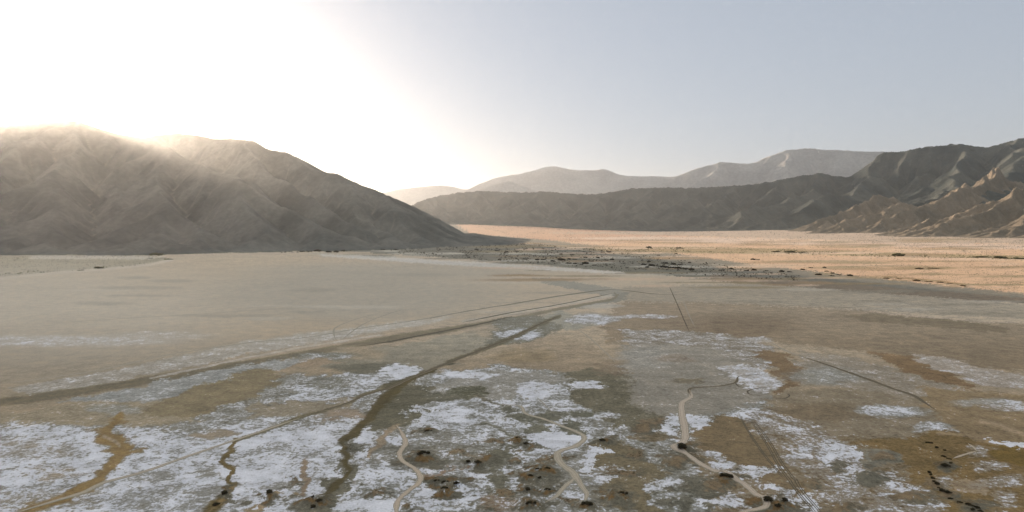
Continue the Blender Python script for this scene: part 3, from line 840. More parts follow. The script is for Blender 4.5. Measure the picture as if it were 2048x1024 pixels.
# channels and washes
line([(774, 772), (734, 789), (695, 806), (600, 836), (530, 861), (468, 881)], [9, 7, 5, 6, 8, 9], (0.30, 0.265, 0.175), 0.05, 0.9)
line([(1119, 632), (1074, 651), (1024, 676), (987, 690), (937, 710), (887, 730), (849, 745), (812, 760), (774, 774)], [6, 7, 8, 9, 8, 7, 7, 9, 12], (0.20, 0.18, 0.125), 0.0, 0.95)
line([(468, 881), (457, 902), (447, 919), (459, 929), (472, 939), (466, 952), (459, 964), (468, 974), (455, 989), (430, 1010), (400, 1035)], [11, 9, 9, 10, 13, 10, 12, 13, 20, 22, 26], (0.255, 0.2, 0.11), 0.02, 1.0)
line([(470, 975), (460, 988), (436, 1006), (405, 1030)], 6, (0.42, 0.32, 0.2), 0.02, 0.7)
line([(240, 828), (222, 850), (207, 873), (236, 886), (257, 896), (240, 912), (215, 931), (203, 956), (178, 972), (124, 997), (60, 1022), (0, 1050)], [12, 16, 24, 30, 24, 22, 18, 20, 22, 20, 18, 20], (0.44, 0.315, 0.165), 0.03, 0.9)
for q in ((228, 878, 34, 10), (200, 866, 22, 8), (252, 902, 22, 8), (205, 940, 22, 9), (165, 985, 34, 9), (100, 1008, 40, 8), (235, 845, 22, 8)):
    blob(*q, (0.44, 0.32, 0.175), 0.08, 0.8, 0.3)
line([(208, 872), (230, 880), (248, 892)], 6, (0.64, 0.53, 0.42), 0.1, 0.9)
line([(870, 738), (840, 750), (812, 764), (788, 782), (764, 802), (734, 839), (707, 865), (686, 886), (689, 910), (696, 928), (692, 946), (671, 972), (645, 996)], [7, 9, 13, 17, 19, 19, 20, 18, 16, 14, 12, 12, 12], (0.165, 0.135, 0.075), 0.0, 0.95)
line([(720, 868), (703, 886), (700, 905)], 3, (0.7, 0.66, 0.62), 0.4, 0.9)
line([(739, 912), (728, 935), (712, 961), (693, 992), (670, 1026)], 6, (0.6, 0.55, 0.48), 0.6, 0.9)
line([(950, 848), (975, 846), (1000, 855), (1030, 878), (1060, 880)], 4, (0.26, 0.25, 0.2), 0.05, 0.8)
line([(790, 852), (766, 880), (741, 912)], [9, 12, 8], (0.56, 0.46, 0.355), 0.08, 0.95)
# mounds: rusty sand inside a grey skirt
for (u, v, hw, h) in MOUNDS:
    blob(u + 4, v + hw * 0.10, hw * 1.05, hw * 0.48, (0.235, 0.22, 0.178), 0.08, 0.95, 0.3)
    bare = h <= 1.0 or (u, v) in ((1341, 922), (1390, 968), (1448, 966), (1300, 850), (1736, 952), (1822, 994), (1036, 921), (1690, 1012))
    if bare: blob(u - 1, v - hw * 0.04, hw * 0.75, hw * 0.33, (0.36, 0.28, 0.195) if (u * 7 + v) % 3 else (0.28, 0.265, 0.22), 0.05, 0.85, 0.35)
    if 0.8 <= h <= 1.0 and u < 1300: blob(u + 2, v - hw * 0.1, hw * 0.34, hw * 0.11, (0.10, 0.08, 0.05), 0.0, 0.9, 0.3)  # dark shade of a hollow painted into the bare mound tops
    if not bare: blob(u - 3, v - hw * 0.05, hw * 0.48, hw * 0.21, (0.26, 0.175, 0.095), 0.0, 0.9, 0.25)

#MATGROUND
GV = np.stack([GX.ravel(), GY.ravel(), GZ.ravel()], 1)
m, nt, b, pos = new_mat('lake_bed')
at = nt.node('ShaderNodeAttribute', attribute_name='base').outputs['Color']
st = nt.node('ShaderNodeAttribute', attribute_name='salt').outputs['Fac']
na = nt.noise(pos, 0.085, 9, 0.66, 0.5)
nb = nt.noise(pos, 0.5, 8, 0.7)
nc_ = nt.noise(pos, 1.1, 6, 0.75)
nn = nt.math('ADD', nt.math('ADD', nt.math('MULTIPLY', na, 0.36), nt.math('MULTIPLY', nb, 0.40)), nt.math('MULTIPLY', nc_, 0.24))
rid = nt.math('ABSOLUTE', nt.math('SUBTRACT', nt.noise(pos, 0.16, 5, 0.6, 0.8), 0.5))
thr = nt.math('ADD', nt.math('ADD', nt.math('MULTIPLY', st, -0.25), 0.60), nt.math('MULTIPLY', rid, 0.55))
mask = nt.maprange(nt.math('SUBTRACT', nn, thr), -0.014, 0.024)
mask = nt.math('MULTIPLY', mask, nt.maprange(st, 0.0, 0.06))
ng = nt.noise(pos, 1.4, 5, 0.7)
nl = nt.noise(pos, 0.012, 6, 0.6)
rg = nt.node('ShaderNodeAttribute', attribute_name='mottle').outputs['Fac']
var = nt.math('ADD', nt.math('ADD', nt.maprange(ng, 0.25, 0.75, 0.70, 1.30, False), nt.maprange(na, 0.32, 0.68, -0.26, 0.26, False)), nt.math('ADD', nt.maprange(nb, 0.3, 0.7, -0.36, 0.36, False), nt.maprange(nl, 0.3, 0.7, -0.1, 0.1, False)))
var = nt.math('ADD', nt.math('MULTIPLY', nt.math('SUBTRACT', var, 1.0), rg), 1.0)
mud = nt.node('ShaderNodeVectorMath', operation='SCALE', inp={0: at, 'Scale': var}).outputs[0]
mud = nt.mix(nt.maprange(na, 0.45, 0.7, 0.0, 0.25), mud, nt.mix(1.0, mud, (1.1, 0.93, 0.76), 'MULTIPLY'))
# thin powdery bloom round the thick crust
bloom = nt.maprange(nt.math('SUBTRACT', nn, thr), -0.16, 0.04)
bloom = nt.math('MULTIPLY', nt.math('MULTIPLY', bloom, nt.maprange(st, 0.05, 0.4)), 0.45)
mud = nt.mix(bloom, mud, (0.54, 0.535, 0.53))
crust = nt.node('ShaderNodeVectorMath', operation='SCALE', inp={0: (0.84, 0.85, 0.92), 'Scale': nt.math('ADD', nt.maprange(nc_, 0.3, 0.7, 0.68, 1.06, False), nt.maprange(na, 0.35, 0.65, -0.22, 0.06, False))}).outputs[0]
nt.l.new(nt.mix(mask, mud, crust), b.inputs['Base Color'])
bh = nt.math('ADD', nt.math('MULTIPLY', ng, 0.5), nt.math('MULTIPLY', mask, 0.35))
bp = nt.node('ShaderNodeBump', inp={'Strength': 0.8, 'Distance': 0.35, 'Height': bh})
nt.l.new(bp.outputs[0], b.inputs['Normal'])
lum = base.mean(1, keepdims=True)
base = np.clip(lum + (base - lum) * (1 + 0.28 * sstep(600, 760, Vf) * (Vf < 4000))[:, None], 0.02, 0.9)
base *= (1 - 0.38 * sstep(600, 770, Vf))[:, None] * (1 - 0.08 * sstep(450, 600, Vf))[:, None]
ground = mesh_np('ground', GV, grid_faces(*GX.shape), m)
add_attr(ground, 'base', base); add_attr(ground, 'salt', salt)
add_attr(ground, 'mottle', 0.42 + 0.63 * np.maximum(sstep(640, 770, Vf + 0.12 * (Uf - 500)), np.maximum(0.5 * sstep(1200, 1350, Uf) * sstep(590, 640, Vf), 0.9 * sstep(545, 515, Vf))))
set_props(ground, kind='structure')

# ------------------------------------------------------------------ dirt tracks
def track_mat(name, centre, edge, rut):
    m, nt, b, pos = new_mat(name)
    t = nt.node('ShaderNodeAttribute', attribute_name='across').outputs['Fac']
    at_ = nt.math('ABSOLUTE', t)
    n = nt.noise(pos, 0.5, 6, 0.65); n2 = nt.noise(pos, 2.2, 4, 0.6)
    tt = nt.math('ADD', at_, nt.math('MULTIPLY', nt.math('SUBTRACT', n, 0.5), 0.7))
    c = nt.mix(nt.maprange(tt, 0.62, 0.95), centre, edge)
    r = nt.math('ABSOLUTE', nt.math('SUBTRACT', at_, 0.42))
    c = nt.mix(nt.math('MULTIPLY', nt.maprange(r, 0.16, 0.05), nt.maprange(n, 0.3, 0.6, 0.3, 0.9)), c, rut)
    c = nt.node('ShaderNodeVectorMath', operation='SCALE', inp={0: c, 'Scale': nt.maprange(n2, 0.25, 0.75, 0.8, 1.2, False)}).outputs[0]
    nt.l.new(c, b.inputs['Base Color'])
    return m


TM_PALE = track_mat('track_pale', (0.50, 0.425, 0.35), (0.27, 0.24, 0.19), (0.40, 0.325, 0.25))
TM_GREY = track_mat('track_grey', (0.45, 0.395, 0.315), (0.29, 0.27, 0.22), (0.33, 0.28, 0.22))
TM_DARK = track_mat('track_dark', (0.15, 0.122, 0.08), (0.23, 0.2, 0.15), (0.115, 0.092, 0.058))
TM_LINE = track_mat('track_line', (0.12, 0.10, 0.07), (0.15, 0.128, 0.095), (0.10, 0.085, 0.06))
TM_FAINT = track_mat('track_faint', (0.36, 0.325, 0.265), (0.38, 0.345, 0.285), (0.33, 0.295, 0.24))
TM_SPIT = track_mat('track_sand', (0.50, 0.42, 0.335), (0.28, 0.25, 0.195), (0.41, 0.335, 0.25))


def catmull(P, step):
    P = np.asarray(P, float)
    Q = np.vstack([2 * P[0] - P[1], P, 2 * P[-1] - P[-2]]); out = []
    for i in range(1, len(Q) - 2):
        n = max(2, int(np.linalg.norm(Q[i + 1] - Q[i]) / step))
        t = np.linspace(0, 1, n, endpoint=False)[:, None]
        a, b_, c, d = Q[i - 1], Q[i], Q[i + 1], Q[i + 2]
        out.append(0.5 * (2 * b_ + (c - a) * t + (2 * a - 5 * b_ + 4 * c - d) * t ** 2 + (3 * b_ - a - 3 * c + d) * t ** 3))
    return np.vstack(out + [P[-1:]])


PROF_T = np.array([-1, -0.78, -0.42, 0, 0.42, 0.78, 1.0])
PROF_Z = np.array([-0.03, 0.13, 0.05, 0.10, 0.05, 0.13, -0.03])


def track(pts, wid, mat, fray=0.42, lift=1.0):
    ws = list(wid) if isinstance(wid, (list, tuple)) else [wid] * len(pts)
    x, y, z = on_terrain([p[0] for p in pts], [p[1] for p in pts])
    P = np.stack([x, y, np.array(ws)], 1)
    dm = np.hypot(x, y).mean()
    C = catmull(P, max(0.8, dm / 400))
    T = np.gradient(C[:, :2], axis=0); T /= np.linalg.norm(T, axis=1)[:, None] + 1e-9
    N = np.stack([-T[:, 1], T[:, 0]], 1)
    s = np.arange(len(C)) * 0.7
    hl = C[:, 2] / 2 * (1 + fray * fbm(s / 4 + C[0, 0], s * 0 + 3.3, 4))
    hr = C[:, 2] / 2 * (1 + fray * fbm(s / 4 + C[0, 0], s * 0 + 9.7, 4))
    taper = np.minimum(1, np.minimum(np.arange(len(C)), np.arange(len(C))[::-1]) / min(22.0, len(C) / 4) + 0.12)
    vs = []
    for t, pz in zip(PROF_T, PROF_Z):
        h = np.where(t < 0, hl, hr) * taper
        q = C[:, :2] + N * (t * h)[:, None]
        vs.append(np.stack([q[:, 0], q[:, 1], total_z(q[:, 0], q[:, 1]) + 0.05 * lift + pz * lift * np.minimum(1, C[:, 2] / 3)], 1))
    Vt = np.stack(vs, 1).reshape(-1, 3)
    o = mesh_np('dirt_track', Vt, grid_faces(len(C), len(PROF_T)), mat)
    add_attr(o, 'across', np.tile(PROF_T, len(C)))
    return set_props(o, kind='structure')


track([(1489, 751), (1476, 754), (1471, 765), (1441, 772), (1397, 775), (1379, 779), (1382, 794)], [1.6, 1.8, 2.0, 2.2, 2.4, 2.6, 2.4], TM_DARK)
track([(1379, 779), (1382, 794), (1364, 806), (1364, 827), (1369, 854), (1370, 877), (1361, 887), (1347, 891), (1353, 898), (1366, 904),
       (1376, 910), (1397, 925), (1418, 937), (1450, 943), (1468, 952), (1489, 969), (1510, 987), (1528, 1002), (1533, 1011), (1516, 1018), (1486, 1024), (1440, 1040)],
      [2.2, 3.0, 3.4, 3.9, 4.0, 4.0, 3.8, 3.4, 3.0, 3.0, 3.0, 3.2, 3.2, 3.2, 3.2, 3.2, 3.0, 2.8, 2.8, 2.6, 2.6, 2.6], TM_PALE)
track([(986, 809), (1039, 812), (1051, 827), (1090, 839), (1128, 854), (1158, 866), (1169, 877), (1152, 892), (1123, 901), (1114, 910), (1123, 928), (1143, 943), (1152, 955), (1161, 969), (1173, 987), (1170, 1000), (1160, 1008)],
      [1.4, 1.8, 2.0, 2.2, 2.4, 2.6, 2.8, 3.4, 3.6, 3.4, 3.4, 3.6, 3.6, 2.6, 2.4, 2.4, 2.2], TM_GREY)
track([(1152, 955), (1131, 972), (1112, 993), (1090, 1005)], [2.6, 2.2, 1.8, 1.4], TM_GREY)
track([(793, 851), (805, 868), (811, 886), (799, 907), (805, 922), (829, 937), (840, 952), (838, 966), (814, 984), (796, 1002), (792, 1026), (790, 1050)], [2.2, 2.2, 2.6, 2.4, 2.2, 2.2, 2.6, 2.6, 2.2, 2.2, 2.4, 2.4], TM_SPIT)
track([(600, 836), (530, 860), (468, 881), (372, 914), (290, 943), (207, 966), (166, 985), (83, 1010), (20, 1030)], [2.0, 2.2, 2.2, 2.4, 2.6, 2.8, 2.8, 2.8, 2.8], TM_GREY)
track([(1119, 632), (1074, 651), (1024, 676), (987, 690), (937, 710), (887, 730), (849, 745), (812, 760), (778, 776), (728, 791), (695, 806), (600, 836)], [3, 3.4, 3.6, 4, 4, 3.6, 3.2, 3, 3, 2.4, 2, 2], TM_DARK)
track([(1600, 712), (1628, 721), (1678, 738), (1737, 759), (1782, 776), (1826, 791), (1850, 806), (1874, 822)], [2.0, 2.6, 3.2, 3.6, 3.6, 3.4, 2.8, 1.6], TM_DARK)
track([(1536, 682), (1573, 702), (1600, 712)], [1.2, 1.8, 2.2], TM_FAINT)
for off in (0, 5):      # wheel ruts of two vehicles
    track([(1477 + off * .3, 828), (1495 + off * .5, 862), (1522 + off * .7, 903), (1551 + off * .7, 939), (1574 + off * .7, 965)], 0.42, TM_LINE, lift=0.5)
for off in (0, 4.5, 11, 15.5):
    track([(1497 + off * .5, 836), (1519 + off * .7, 868), (1535 + off * .8, 894), (1553 + off * .9, 928), (1574 + off, 957), (1596 + off, 988), (1622 + off, 1018), (1640 + off, 1045)], 0.42, TM_LINE, lift=0.5)
track([(0, 768), (100, 755), (200, 740), (325, 712), (425, 696), (512, 684), (612, 675), (737, 654), (812, 644), (887, 631), (987, 614), (1024, 609), (1124, 592), (1211, 581), (1239, 580), (1289, 584)],
      [2, 2, 2, 2, 2.5, 3, 3, 3, 3.5, 4.5, 5, 5, 5, 5, 4, 3], TM_FAINT)
track([(860, 637), (925, 624), (987, 614), (1024, 608), (1124, 591), (1211, 580), (1250, 581), (1310, 588), (1370, 590)], [2, 3, 3.5, 3.5, 3.5, 4, 4, 3, 2], TM_LINE)
track([(712, 693), (774, 684), (862, 667), (950, 650), (1024, 633)], [2, 4, 4, 4, 3], TM_LINE)
track([(925, 645), (1024, 625), (1124, 608), (1224, 587)], [3, 3.5, 3.5, 3], TM_LINE)
track([(95, 647), (250, 637), (400, 628), (512, 620), (600, 617)], 2.0, TM_FAINT)
track([(682, 680), (724, 650), (765, 632), (812, 617)], 1.6, TM_FAINT)
track([(672, 680), (668, 668), (672, 655), (707, 640), (760, 625)], 1.6, TM_FAINT)
track([(1339, 574), (1356, 612), (1368, 640), (1379, 664)], 1.1, TM_LINE)
track([(1366, 600), (1378, 630), (1391, 656)], 0.9, TM_FAINT)
track([(1954, 902), (1930, 909), (1906, 917)], 1.3, TM_SPIT)
track([(1936, 887), (1946, 894), (1954, 902)], 1.1, TM_SPIT)
track([(1540, 774), (1521, 776), (1500, 780), (1495, 784), (1501, 789), (1521, 791)], 1.1, TM_LINE)
track([(1489, 751), (1520, 748)], 1.0, TM_LINE)
track([(1471, 765), (1476, 772), (1488, 776)], 1.0, TM_LINE)
track([(1557, 798), (1572, 796), (1579, 791), (1574, 787)], 0.9, TM_LINE)
track([(1150, 655), (1175, 672), (1195, 690), (1222, 715), (1232, 728)], 1.0, TM_FAINT)
track([(1075, 795), (1090, 810), (1105, 825)], 0.7, TM_FAINT)

# ------------------------------------------------------------------ shrubs
def leaf_mat(name, c1, c2):
    m, nt, b, pos = new_mat(name)
    n = nt.noise(pos, 0.9, 5, 0.7)
    nt.l.new(nt.mix(nt.maprange(n, 0.35, 0.65), c1, c2), b.inputs['Base Color'])
    return m


LM_DARK = leaf_mat('leaf_dark', (0.026, 0.024, 0.014), (0.066, 0.052, 0.028))
LM_OLIVE = leaf_mat('leaf_olive', (0.075, 0.075, 0.028), (0.12, 0.105, 0.04))
LM_BROWN = leaf_mat('leaf_brown', (0.10, 0.068, 0.03), (0.15, 0.105, 0.048))
LM_SCRUB = leaf_mat('leaf_scrub', (0.085, 0.078, 0.05), (0.16, 0.14, 0.095))
BM, bnt, bb, bpos = new_mat('bark')
bnt.l.new(bnt.mix(bnt.noise(bpos, 6.0), (0.06, 0.045, 0.03), (0.12, 0.09, 0.065)), bb.inputs['Base Color'])


def shrub_meshes(kind, seed, leaf, nleaf, stems=True):
    """unit shrub, one metre wide: leaf mesh and stem mesh"""
    r = np.random.default_rng(seed)
    lobes = []
    nl = {'round': 13, 'crescent': 13, 'long': 14, 'small': 7}[kind]
    for k in range(nl):
        if kind == 'crescent':
            t = r.uniform(-1, 1)
            c = (0.42 * t, 0.16 * (1 - t * t) - 0.05 + r.normal(0, .03), 0.13 - 0.05 * t * t + r.uniform(-.03, .05)); s = r.uniform(.09, .15)
        elif kind == 'long':
            t = r.uniform(-1, 1)
            c = (0.40 * t, r.normal(0, .08), 0.12 + r.uniform(-.03, .08) - 0.05 * t * t); s = r.uniform(.09, .14)
        else:
            a = r.uniform(0, 2 * np.pi); q = 0.40 * math.sqrt(r.uniform(0, 1))
            c = (q * math.cos(a), q * math.sin(a) * .8, 0.2 - 0.3 * q * q + r.uniform(-.05, .14)); s = r.uniform(.11, .19)
        lobes.append((c, s))
    V_, F_ = [], []
    for i in range(nleaf):
        c, s = lobes[i % nl]
        d = r.normal(size=3); d /= np.linalg.norm(d)
        p = np.array(c) + d * s * r.uniform(.55, 1.15) * (1, 1, .85)
        if p[2] < 0.005: p[2] = r.uniform(0.005, 0.05)
        n = d + r.normal(size=3) * .6; n /= np.linalg.norm(n)
        a = np.cross(n, r.normal(size=3)); a /= np.linalg.norm(a); b_ = np.cross(n, a)
        l = leaf * r.uniform(.6, 1.5); w = l * r.uniform(.35, .6)
        k = len(V_)
        V_ += [p - a * l, p + b_ * w, p + a * l, p - b_ * w]
        F_.append((k, k + 1, k + 2, k + 3))
    lv, lf = np.array(V_), np.array(F_)
    V_, F_ = [], []
    root = []
    for j in range(5):
        an = j * 2 * np.pi / 5; root.append(len(V_)); V_.append(np.array((math.cos(an) * .02, math.sin(an) * .02, -0.03)))
    for c, s in lobes:
        p2 = np.array(c); p1 = p2 * (.5, .5, .45) + r.normal(0, .02, 3)
        prev = root[0]
        for p, rad_ in ((p1, .009), (p2, .004)):
            k = len(V_)
            for j in range(5):
                an = j * 2 * np.pi / 5
                V_.append(p + np.array((math.cos(an) * rad_, math.sin(an) * rad_, 0)))
            for j in range(5): F_.append((prev + j, prev + (j + 1) % 5, k + (j + 1) % 5, k + j))
            prev = k
    return (lv, lf), (np.array(V_), np.array(F_))


VAR = {}
for kind in ('round', 'crescent', 'long', 'small'):
    for k in range(2):
        VAR[kind, k] = shrub_meshes(kind, 100 + 10 * k + len(kind), 0.034 if kind != 'small' else 0.06, 2200 if kind != 'small' else 650)
FARV = [shrub_meshes('long' if k % 2 else 'round', 300 + k, 0.085, 330) for k in range(4)]
PROTO = {}


def near_shrub(kind, var, mat):
    key = (kind, var, mat.name)
    (lv, lf), (sv, sf) = VAR[kind, var]
    e = bpy.data.objects.new('desert_shrub', None); COL.objects.link(e)
    e.empty_display_size = 0.5
    if key not in PROTO:
        a = mesh_np('foliage', lv, lf, mat, False, e); s = mesh_np('stems', sv, sf, BM, True, e)
        PROTO[key] = (a, s)
    else:
        for src in PROTO[key]:
            c = src.copy(); COL.objects.link(c); c.parent = e
    return e


def far_shrub(var, mat):
    key = ('far', var, mat.name)
    if key not in PROTO:
        o = mesh_np('desert_shrub', *FARV[var][0], mat, False); PROTO[key] = o; return o
    o = PROTO[key].copy(); COL.objects.link(o)
    return o


ORD = ['first', 'second', 'third', 'fourth', 'fifth', 'sixth', 'seventh', 'eighth', 'ninth', 'tenth', 'eleventh', 'twelfth', 'thirteenth', 'fourteenth', 'fifteenth']
NUM = ['zero', 'one', 'two', 'three', 'four', 'five', 'six', 'seven', 'eight', 'nine', 'ten', 'eleven', 'twelve', 'thirteen', 'fourteen', 'fifteen']
count = 0


def place(cluster, adj, pts, group, near=True, mat=None, noun='shrub', order='x', hr=1.0):
    """pts: u, v (at the base), width px, kind.  cluster: where they stand"""
    global count
    n = len(pts)
    if order == 'x': idx = sorted(range(n), key=lambda i: pts[i][0]); first, last, frm = 'leftmost', 'rightmost', 'from left'
    else: idx = sorted(range(n), key=lambda i: pts[i][1]); first, last, frm = 'farthest', 'nearest', 'from far end'
    for rank, i in enumerate(idx):
        u, v, w = pts[i][:3]; kind = pts[i][3] if len(pts[i]) > 3 else 'round'
        x, y, z = (float(q[0]) for q in on_terrain(u, v))
        d = math.sqrt(x * x + y * y + (CAM_Z - z) ** 2)
        W = w * d / F
        o = near_shrub(kind, count % 2, mat or LM_DARK) if near else far_shrub(count % 4, mat or LM_DARK)
        count += 1
        o.location = (x, y, z - 0.03 * W)
        o.rotation_euler = (0, 0, -math.atan2(x, y) + random.uniform(-.25, .25) + (math.pi if (not near and count % 3 == 0) else 0))
        f = random.uniform(.9, 1.12)
        o.scale = (W, W * random.uniform(.85, 1.1) * (1 if near else 1.3), W * hr * f * (0.72 if near else 0.72))
        if n == 1: lab = f'{adj} {noun} {cluster}'
        elif rank == 0: lab = f'{adj} {noun}, {first} {cluster}'
        elif rank == n - 1: lab = f'{adj} {noun}, {last} {cluster}'
        elif n == 3 and rank == 1: lab = f'{adj} {noun}, middle one {cluster}'
        else: lab = f'{adj} {noun}, {ORD[rank]} {frm} {cluster}'
        set_props(o, lab, 'shrub', group)


GN = 'dark shrubs on the mounds and along the tracks'
place('at the sharp bend of pale dirt track', 'biggest black bushy', [(1367, 895, 27, 'round')], GN, hr=1.1)
place('pressed against the pale track below its bend', 'long flat black', [(1455, 952, 27, 'long')], GN)
place('on the grey mound where the pale track ends', 'dark brown-tinged', [(1539, 1001, 24, 'round'), (1572, 1005, 16, 'round'), (1557, 1018, 18, 'small')], GN)
place('where the winding grey track runs out', 'wide dark', [(1176, 1014, 24, 'long')], GN)
place('on the right rim of the brown oval mound', 'curved dark', [(1246, 991, 20, 'crescent')], GN)
place('on grey mound right of the winding track bend', 'lone small black', [(1204, 881, 14, 'round')], GN)
place('on a small mound in white salt by the sandy track top', 'lone black', [(857, 862, 16, 'crescent')], GN)
place('on a rusty mound right of the sandy track', 'long curved dark', [(846, 911, 27, 'crescent')], GN)
place('on the grey mound with white rim', 'black', [(938, 925, 14, 'round'), (955, 931, 16, 'round')], GN)
place('on the salt-ringed rusty mounds', 'dark', [(873, 968, 13, 'crescent'), (890, 959, 15, 'crescent'), (912, 968, 15, 'round'), (888, 983, 16, 'crescent')], GN)
place('on small mounds left of the white salt', 'little dark', [(1036, 879, 11, 'crescent'), (1051, 892, 12, 'round')], GN)
place('side by side on one flat brown mound', 'dark', [(1077, 939, 13, 'crescent'), (1094, 939, 13, 'crescent')], GN)
place('on the broad reddish mound', 'low dark', [(1060, 951, 13, 'long'), (1080, 956, 11, 'small')], GN)
place('on paired small mounds above the bottom orange mound', 'dark', [(1057, 979, 14, 'round'), (1094, 979, 14, 'crescent')], GN)
place('on top of the orange mound at the bottom centre', 'large dark', [(1062, 1007, 22, 'crescent')], GN)
place('clumped on the brown mound near the bottom left', 'black', [(637, 1002, 14, 'round'), (626, 1006, 10, 'small'), (628, 1014, 14, 'round')], GN)
place('on the tan sand tongue', 'lone black', [(541, 992, 17, 'round')], GN)
place('in the olive brown channel', 'black', [(451, 992, 16, 'round'), (431, 1010, 16, 'round')], GN)
place('in the upper part of the right-hand shrub line', 'dark', [(1859, 886, 13, 'long'), (1875, 896, 8, 'small'), (1890, 901, 7, 'small'), (1886, 913, 11, 'long'), (1899, 918, 9, 'long'), (1903, 927, 8, 'small'), (1890, 932, 16, 'round')], GN, order='y')
place('in the lower part of the right-hand shrub line', 'dark', [(1860, 945, 9, 'round'), (1862, 950, 8, 'small'), (1867, 957, 10, 'round'), (1868, 963, 8, 'small'), (1876, 969, 12, 'round'), (1878, 976, 7, 'small'), (1886, 982, 13, 'round'), (1895, 986, 13, 'round'), (1901, 998, 12, 'long'),
      (1921, 1005, 10, 'long'), (1936, 1008, 13, 'long'), (1947, 1013, 13, 'long'), (1957, 1016, 11, 'round'), (1946, 1020, 10, 'small'), (1960, 1022, 10, 'long')], GN, order='y')
GF = 'shrubs scattered over the far edge of the lake bed'
place('in the thicket at the foot of the big hill', 'dark', [(605, 504, 11), (635, 503, 15), (648, 500, 16), (657, 505, 13), (660, 499, 22), (672, 505, 11), (675, 497, 16)], GF, False)
place('strung out right of the thicket by the hill', 'dark', [(687, 502, 9), (694, 498, 12), (704, 494, 10), (715, 498, 15), (733, 495, 11), (748, 495, 13)], GF, False)
place('spaced along the foot of the hill slope', 'small dark', [(744, 499, 6), (766, 500, 10), (792, 500, 8), (836, 494, 8)], GF, False)
place('in a row just below the hill tip', 'dark', [(953, 500, 9), (994, 502, 9), (1013, 505, 11), (1032, 503, 11)], GF, False)
place('along the pale lake rim below the hill tip', 'black', [(999, 520, 8), (1049, 519, 12), (1074, 520, 10), (1087, 520, 12)], GF, False)
place('in the dense patch by the lake rim', 'black', [(1105, 523, 10), (1116, 518, 7), (1123, 521, 17), (1138, 519, 8), (1149, 519, 10), (1137, 527, 13), (1150, 528, 9), (1161, 530, 9), (1171, 528, 15), (1189, 531, 10)], GF, False)
place('behind the dense patch on the shaded fan', 'small dark', [(1122, 509, 8), (1145, 510, 10), (1171, 516, 8), (1184, 523, 8), (1196, 516, 8), (1212, 521, 10), (1224, 520, 9)], GF, False)
place('close to the shadow edge under the lit fan', 'tiny dark', [(1205, 505, 9), (1219, 505, 9)], GF, False)
place('above the long dark shrub row', 'dark', [(1247, 527, 8), (1298, 524, 8), (1330, 527, 13), (1348, 529, 11), (1361, 530, 10), (1379, 526, 7)], GF, False)
place('in the long dark row on the shaded fan', 'black', [(1288, 530, 11), (1303, 532, 15), (1315, 533, 14), (1328, 535, 15), (1342, 536, 15), (1355, 537, 15), (1368, 538, 15), (1383, 540, 13)], GF, False)
place('in front of the long dark row', 'small black', [(1254, 536, 7), (1294, 535, 9)], GF, False)
place('in the line just inside the hill shadow', 'black', [(1443, 541, 11), (1463, 538, 8), (1493, 542, 10), (1508, 541, 11), (1532, 542, 9), (1563, 544, 11), (1579, 544, 9), (1637, 550, 13), (1663, 552, 10)], GF, False)
place('on the sunlit plain beyond the shadow', 'dark green', [(1298, 496, 12), (1359, 497, 15), (1317, 511, 7), (1352, 508, 7), (1506, 520, 10), (1516, 520, 7)], GF, False)
place('in the sunlit group right of the shadow line', 'small black', [(1606, 540, 9), (1621, 536, 9), (1649, 536, 7), (1653, 543, 8), (1665, 547, 8), (1677, 550, 9), (1700, 552, 11)], GF, False)
place('in the green patch on the sunlit plain', 'low green', [(1552, 504, 16), (1580, 505, 22), (1606, 505, 16)], GF, False, LM_OLIVE, hr=.7)
place('in the olive band at the right', 'low olive', [(1796, 512, 22), (1960, 515, 20), (2001, 517, 22), (2035, 518, 22)], GF, False, LM_OLIVE, hr=.7)
place('in the short brown strip on the sunlit plain', 'brown', [(1838, 538, 14), (1866, 537, 18)], GF, False, LM_BROWN, hr=.6)
place('in the rusty row along the shadow edge', 'rusty', [(1773, 557, 11), (1797, 558, 10), (1833, 562, 13), (1858, 564, 13), (1880, 565, 11), (1900, 567, 10), (1926, 572, 9)], GF, False, LM_BROWN, hr=.7)
place('on the pale bench at the hill foot, far left', 'olive', [(162, 541, 11), (198, 537, 16), (300, 517, 10), (312, 511, 24), (337, 519, 16)], GF, False, LM_OLIVE, hr=.7)

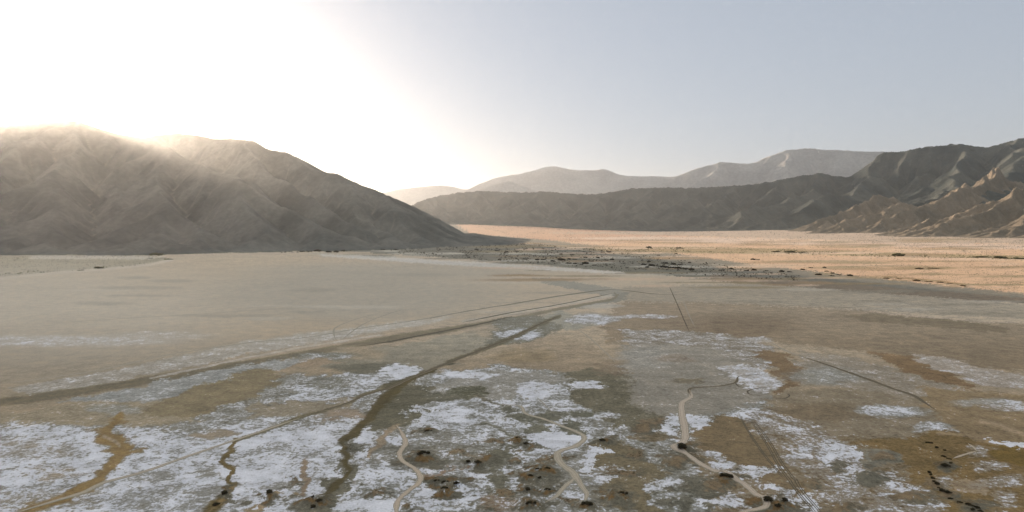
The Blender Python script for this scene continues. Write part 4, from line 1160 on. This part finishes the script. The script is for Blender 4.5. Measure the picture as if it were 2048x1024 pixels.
# ------------------------------------------------------------------ low scrub nobody could count
def scrub(name, polys, mat, size):
    su, sv_ = [], []
    for (n, P) in polys:
        P = np.array(P, float); lo, hi = P.min(0), P.max(0)
        q = rng.uniform(lo, hi, (n * 3, 2)); ins = np.zeros(len(q), bool)
        for (x0, y0), (x1, y1) in zip(P, np.roll(P, -1, 0)):
            if y0 == y1: continue
            c = ((y0 <= q[:, 1]) & (q[:, 1] < y1)) | ((y1 <= q[:, 1]) & (q[:, 1] < y0))
            ins ^= c & (q[:, 0] < x0 + (q[:, 1] - y0) / (y1 - y0) * (x1 - x0))
        q = q[ins]
        keep = fbm(q[:, 0] / 40, q[:, 1] / 6, 4) + rng.uniform(-.3, .3, len(q)) > 0.02
        q = q[keep][:n]
        su.append(q[:, 0]); sv_.append(q[:, 1])
    u = np.concatenate(su); v = np.concatenate(sv_)
    x, y, z = on_terrain(u, v)
    ok = np.hypot(x, y) < 13000
    x, y, z = x[ok], y[ok], z[ok]
    d = np.hypot(x, y); n = len(x)
    s = np.clip(d / F * rng.uniform(size[0], size[1], n), 0.5, 7.0) * 0.5
    h = s * rng.uniform(.6, 1.1, n)
    ang = rng.uniform(0, 6.28, n)
    Vs = []
    for k in range(5):
        a = ang + k * 2 * np.pi / 5
        rr_ = s * rng.uniform(.7, 1.25, n)
        Vs.append(np.stack([x + np.cos(a) * rr_, y + np.sin(a) * rr_, z - 0.1 + 0 * x], 1))
    for k in range(5):
        a = ang + (k + .5) * 2 * np.pi / 5
        rr_ = s * rng.uniform(.55, 1.0, n)
        Vs.append(np.stack([x + np.cos(a) * rr_, y + np.sin(a) * rr_, z + h * rng.uniform(.5, .8, n)], 1))
    Vs.append(np.stack([x + s * .1, y, z + h], 1))
    Vv = np.stack(Vs, 1).reshape(-1, 3)
    f = []
    for k in range(5):
        k1 = (k + 1) % 5
        f += [(k, k1, 5 + k), (k1, 5 + k1, 5 + k), (5 + k, 5 + k1, 10)]
    f = np.array(f)
    Fs = (np.arange(n)[:, None, None] * 11 + f[None]).reshape(-1, 3)
    o = mesh_np(name, Vv, Fs, mat, False)
    return set_props(o, kind='stuff')


scrub('scrub', [
    (14000, [(760, 494), (860, 486), (950, 474), (1020, 478), (1150, 490), (1300, 503), (1420, 522), (1600, 550), (1600, 560), (1400, 548), (1200, 532), (1000, 516), (800, 505)]),
    (9000, [(945, 450), (1200, 458), (1500, 458), (1800, 452), (2048, 474), (2060, 520), (1800, 514), (1500, 505), (1250, 496), (1050, 480)]),
    (5000, [(1300, 500), (1600, 506), (2060, 520), (2060, 585), (1800, 566), (1500, 530), (1300, 508)]),
    (900, [(335, 507), (500, 503), (640, 497), (720, 493), (720, 497), (640, 501), (500, 506), (335, 510)]),
    (900, [(0, 512), (300, 512), (330, 518), (290, 527), (180, 537), (0, 553)]),
], LM_SCRUB, (0.5, 1.35))
scrub('scrub', [
    (2600, [(760, 496), (860, 490), (960, 484), (1060, 486), (1200, 500), (1420, 526), (1600, 552), (1600, 562), (1400, 552), (1200, 538), (1000, 522), (800, 508)]),
    (420, [(560, 500), (690, 494), (760, 490), (760, 496), (690, 503), (560, 506)]),
], LM_DARK, (1.2, 3.4))
scrub('scrub', [
    (900, [(1380, 497), (1560, 498), (1640, 503), (1800, 509), (2060, 513), (2060, 519), (1800, 515), (1560, 508), (1380, 505)]),
    (260, [(1180, 495), (1380, 496), (1380, 505), (1180, 501)]),
    (260, [(0, 546), (150, 538), (300, 525), (310, 528), (150, 541), (0, 552)]),
], LM_OLIVE, (1.0, 2.6))
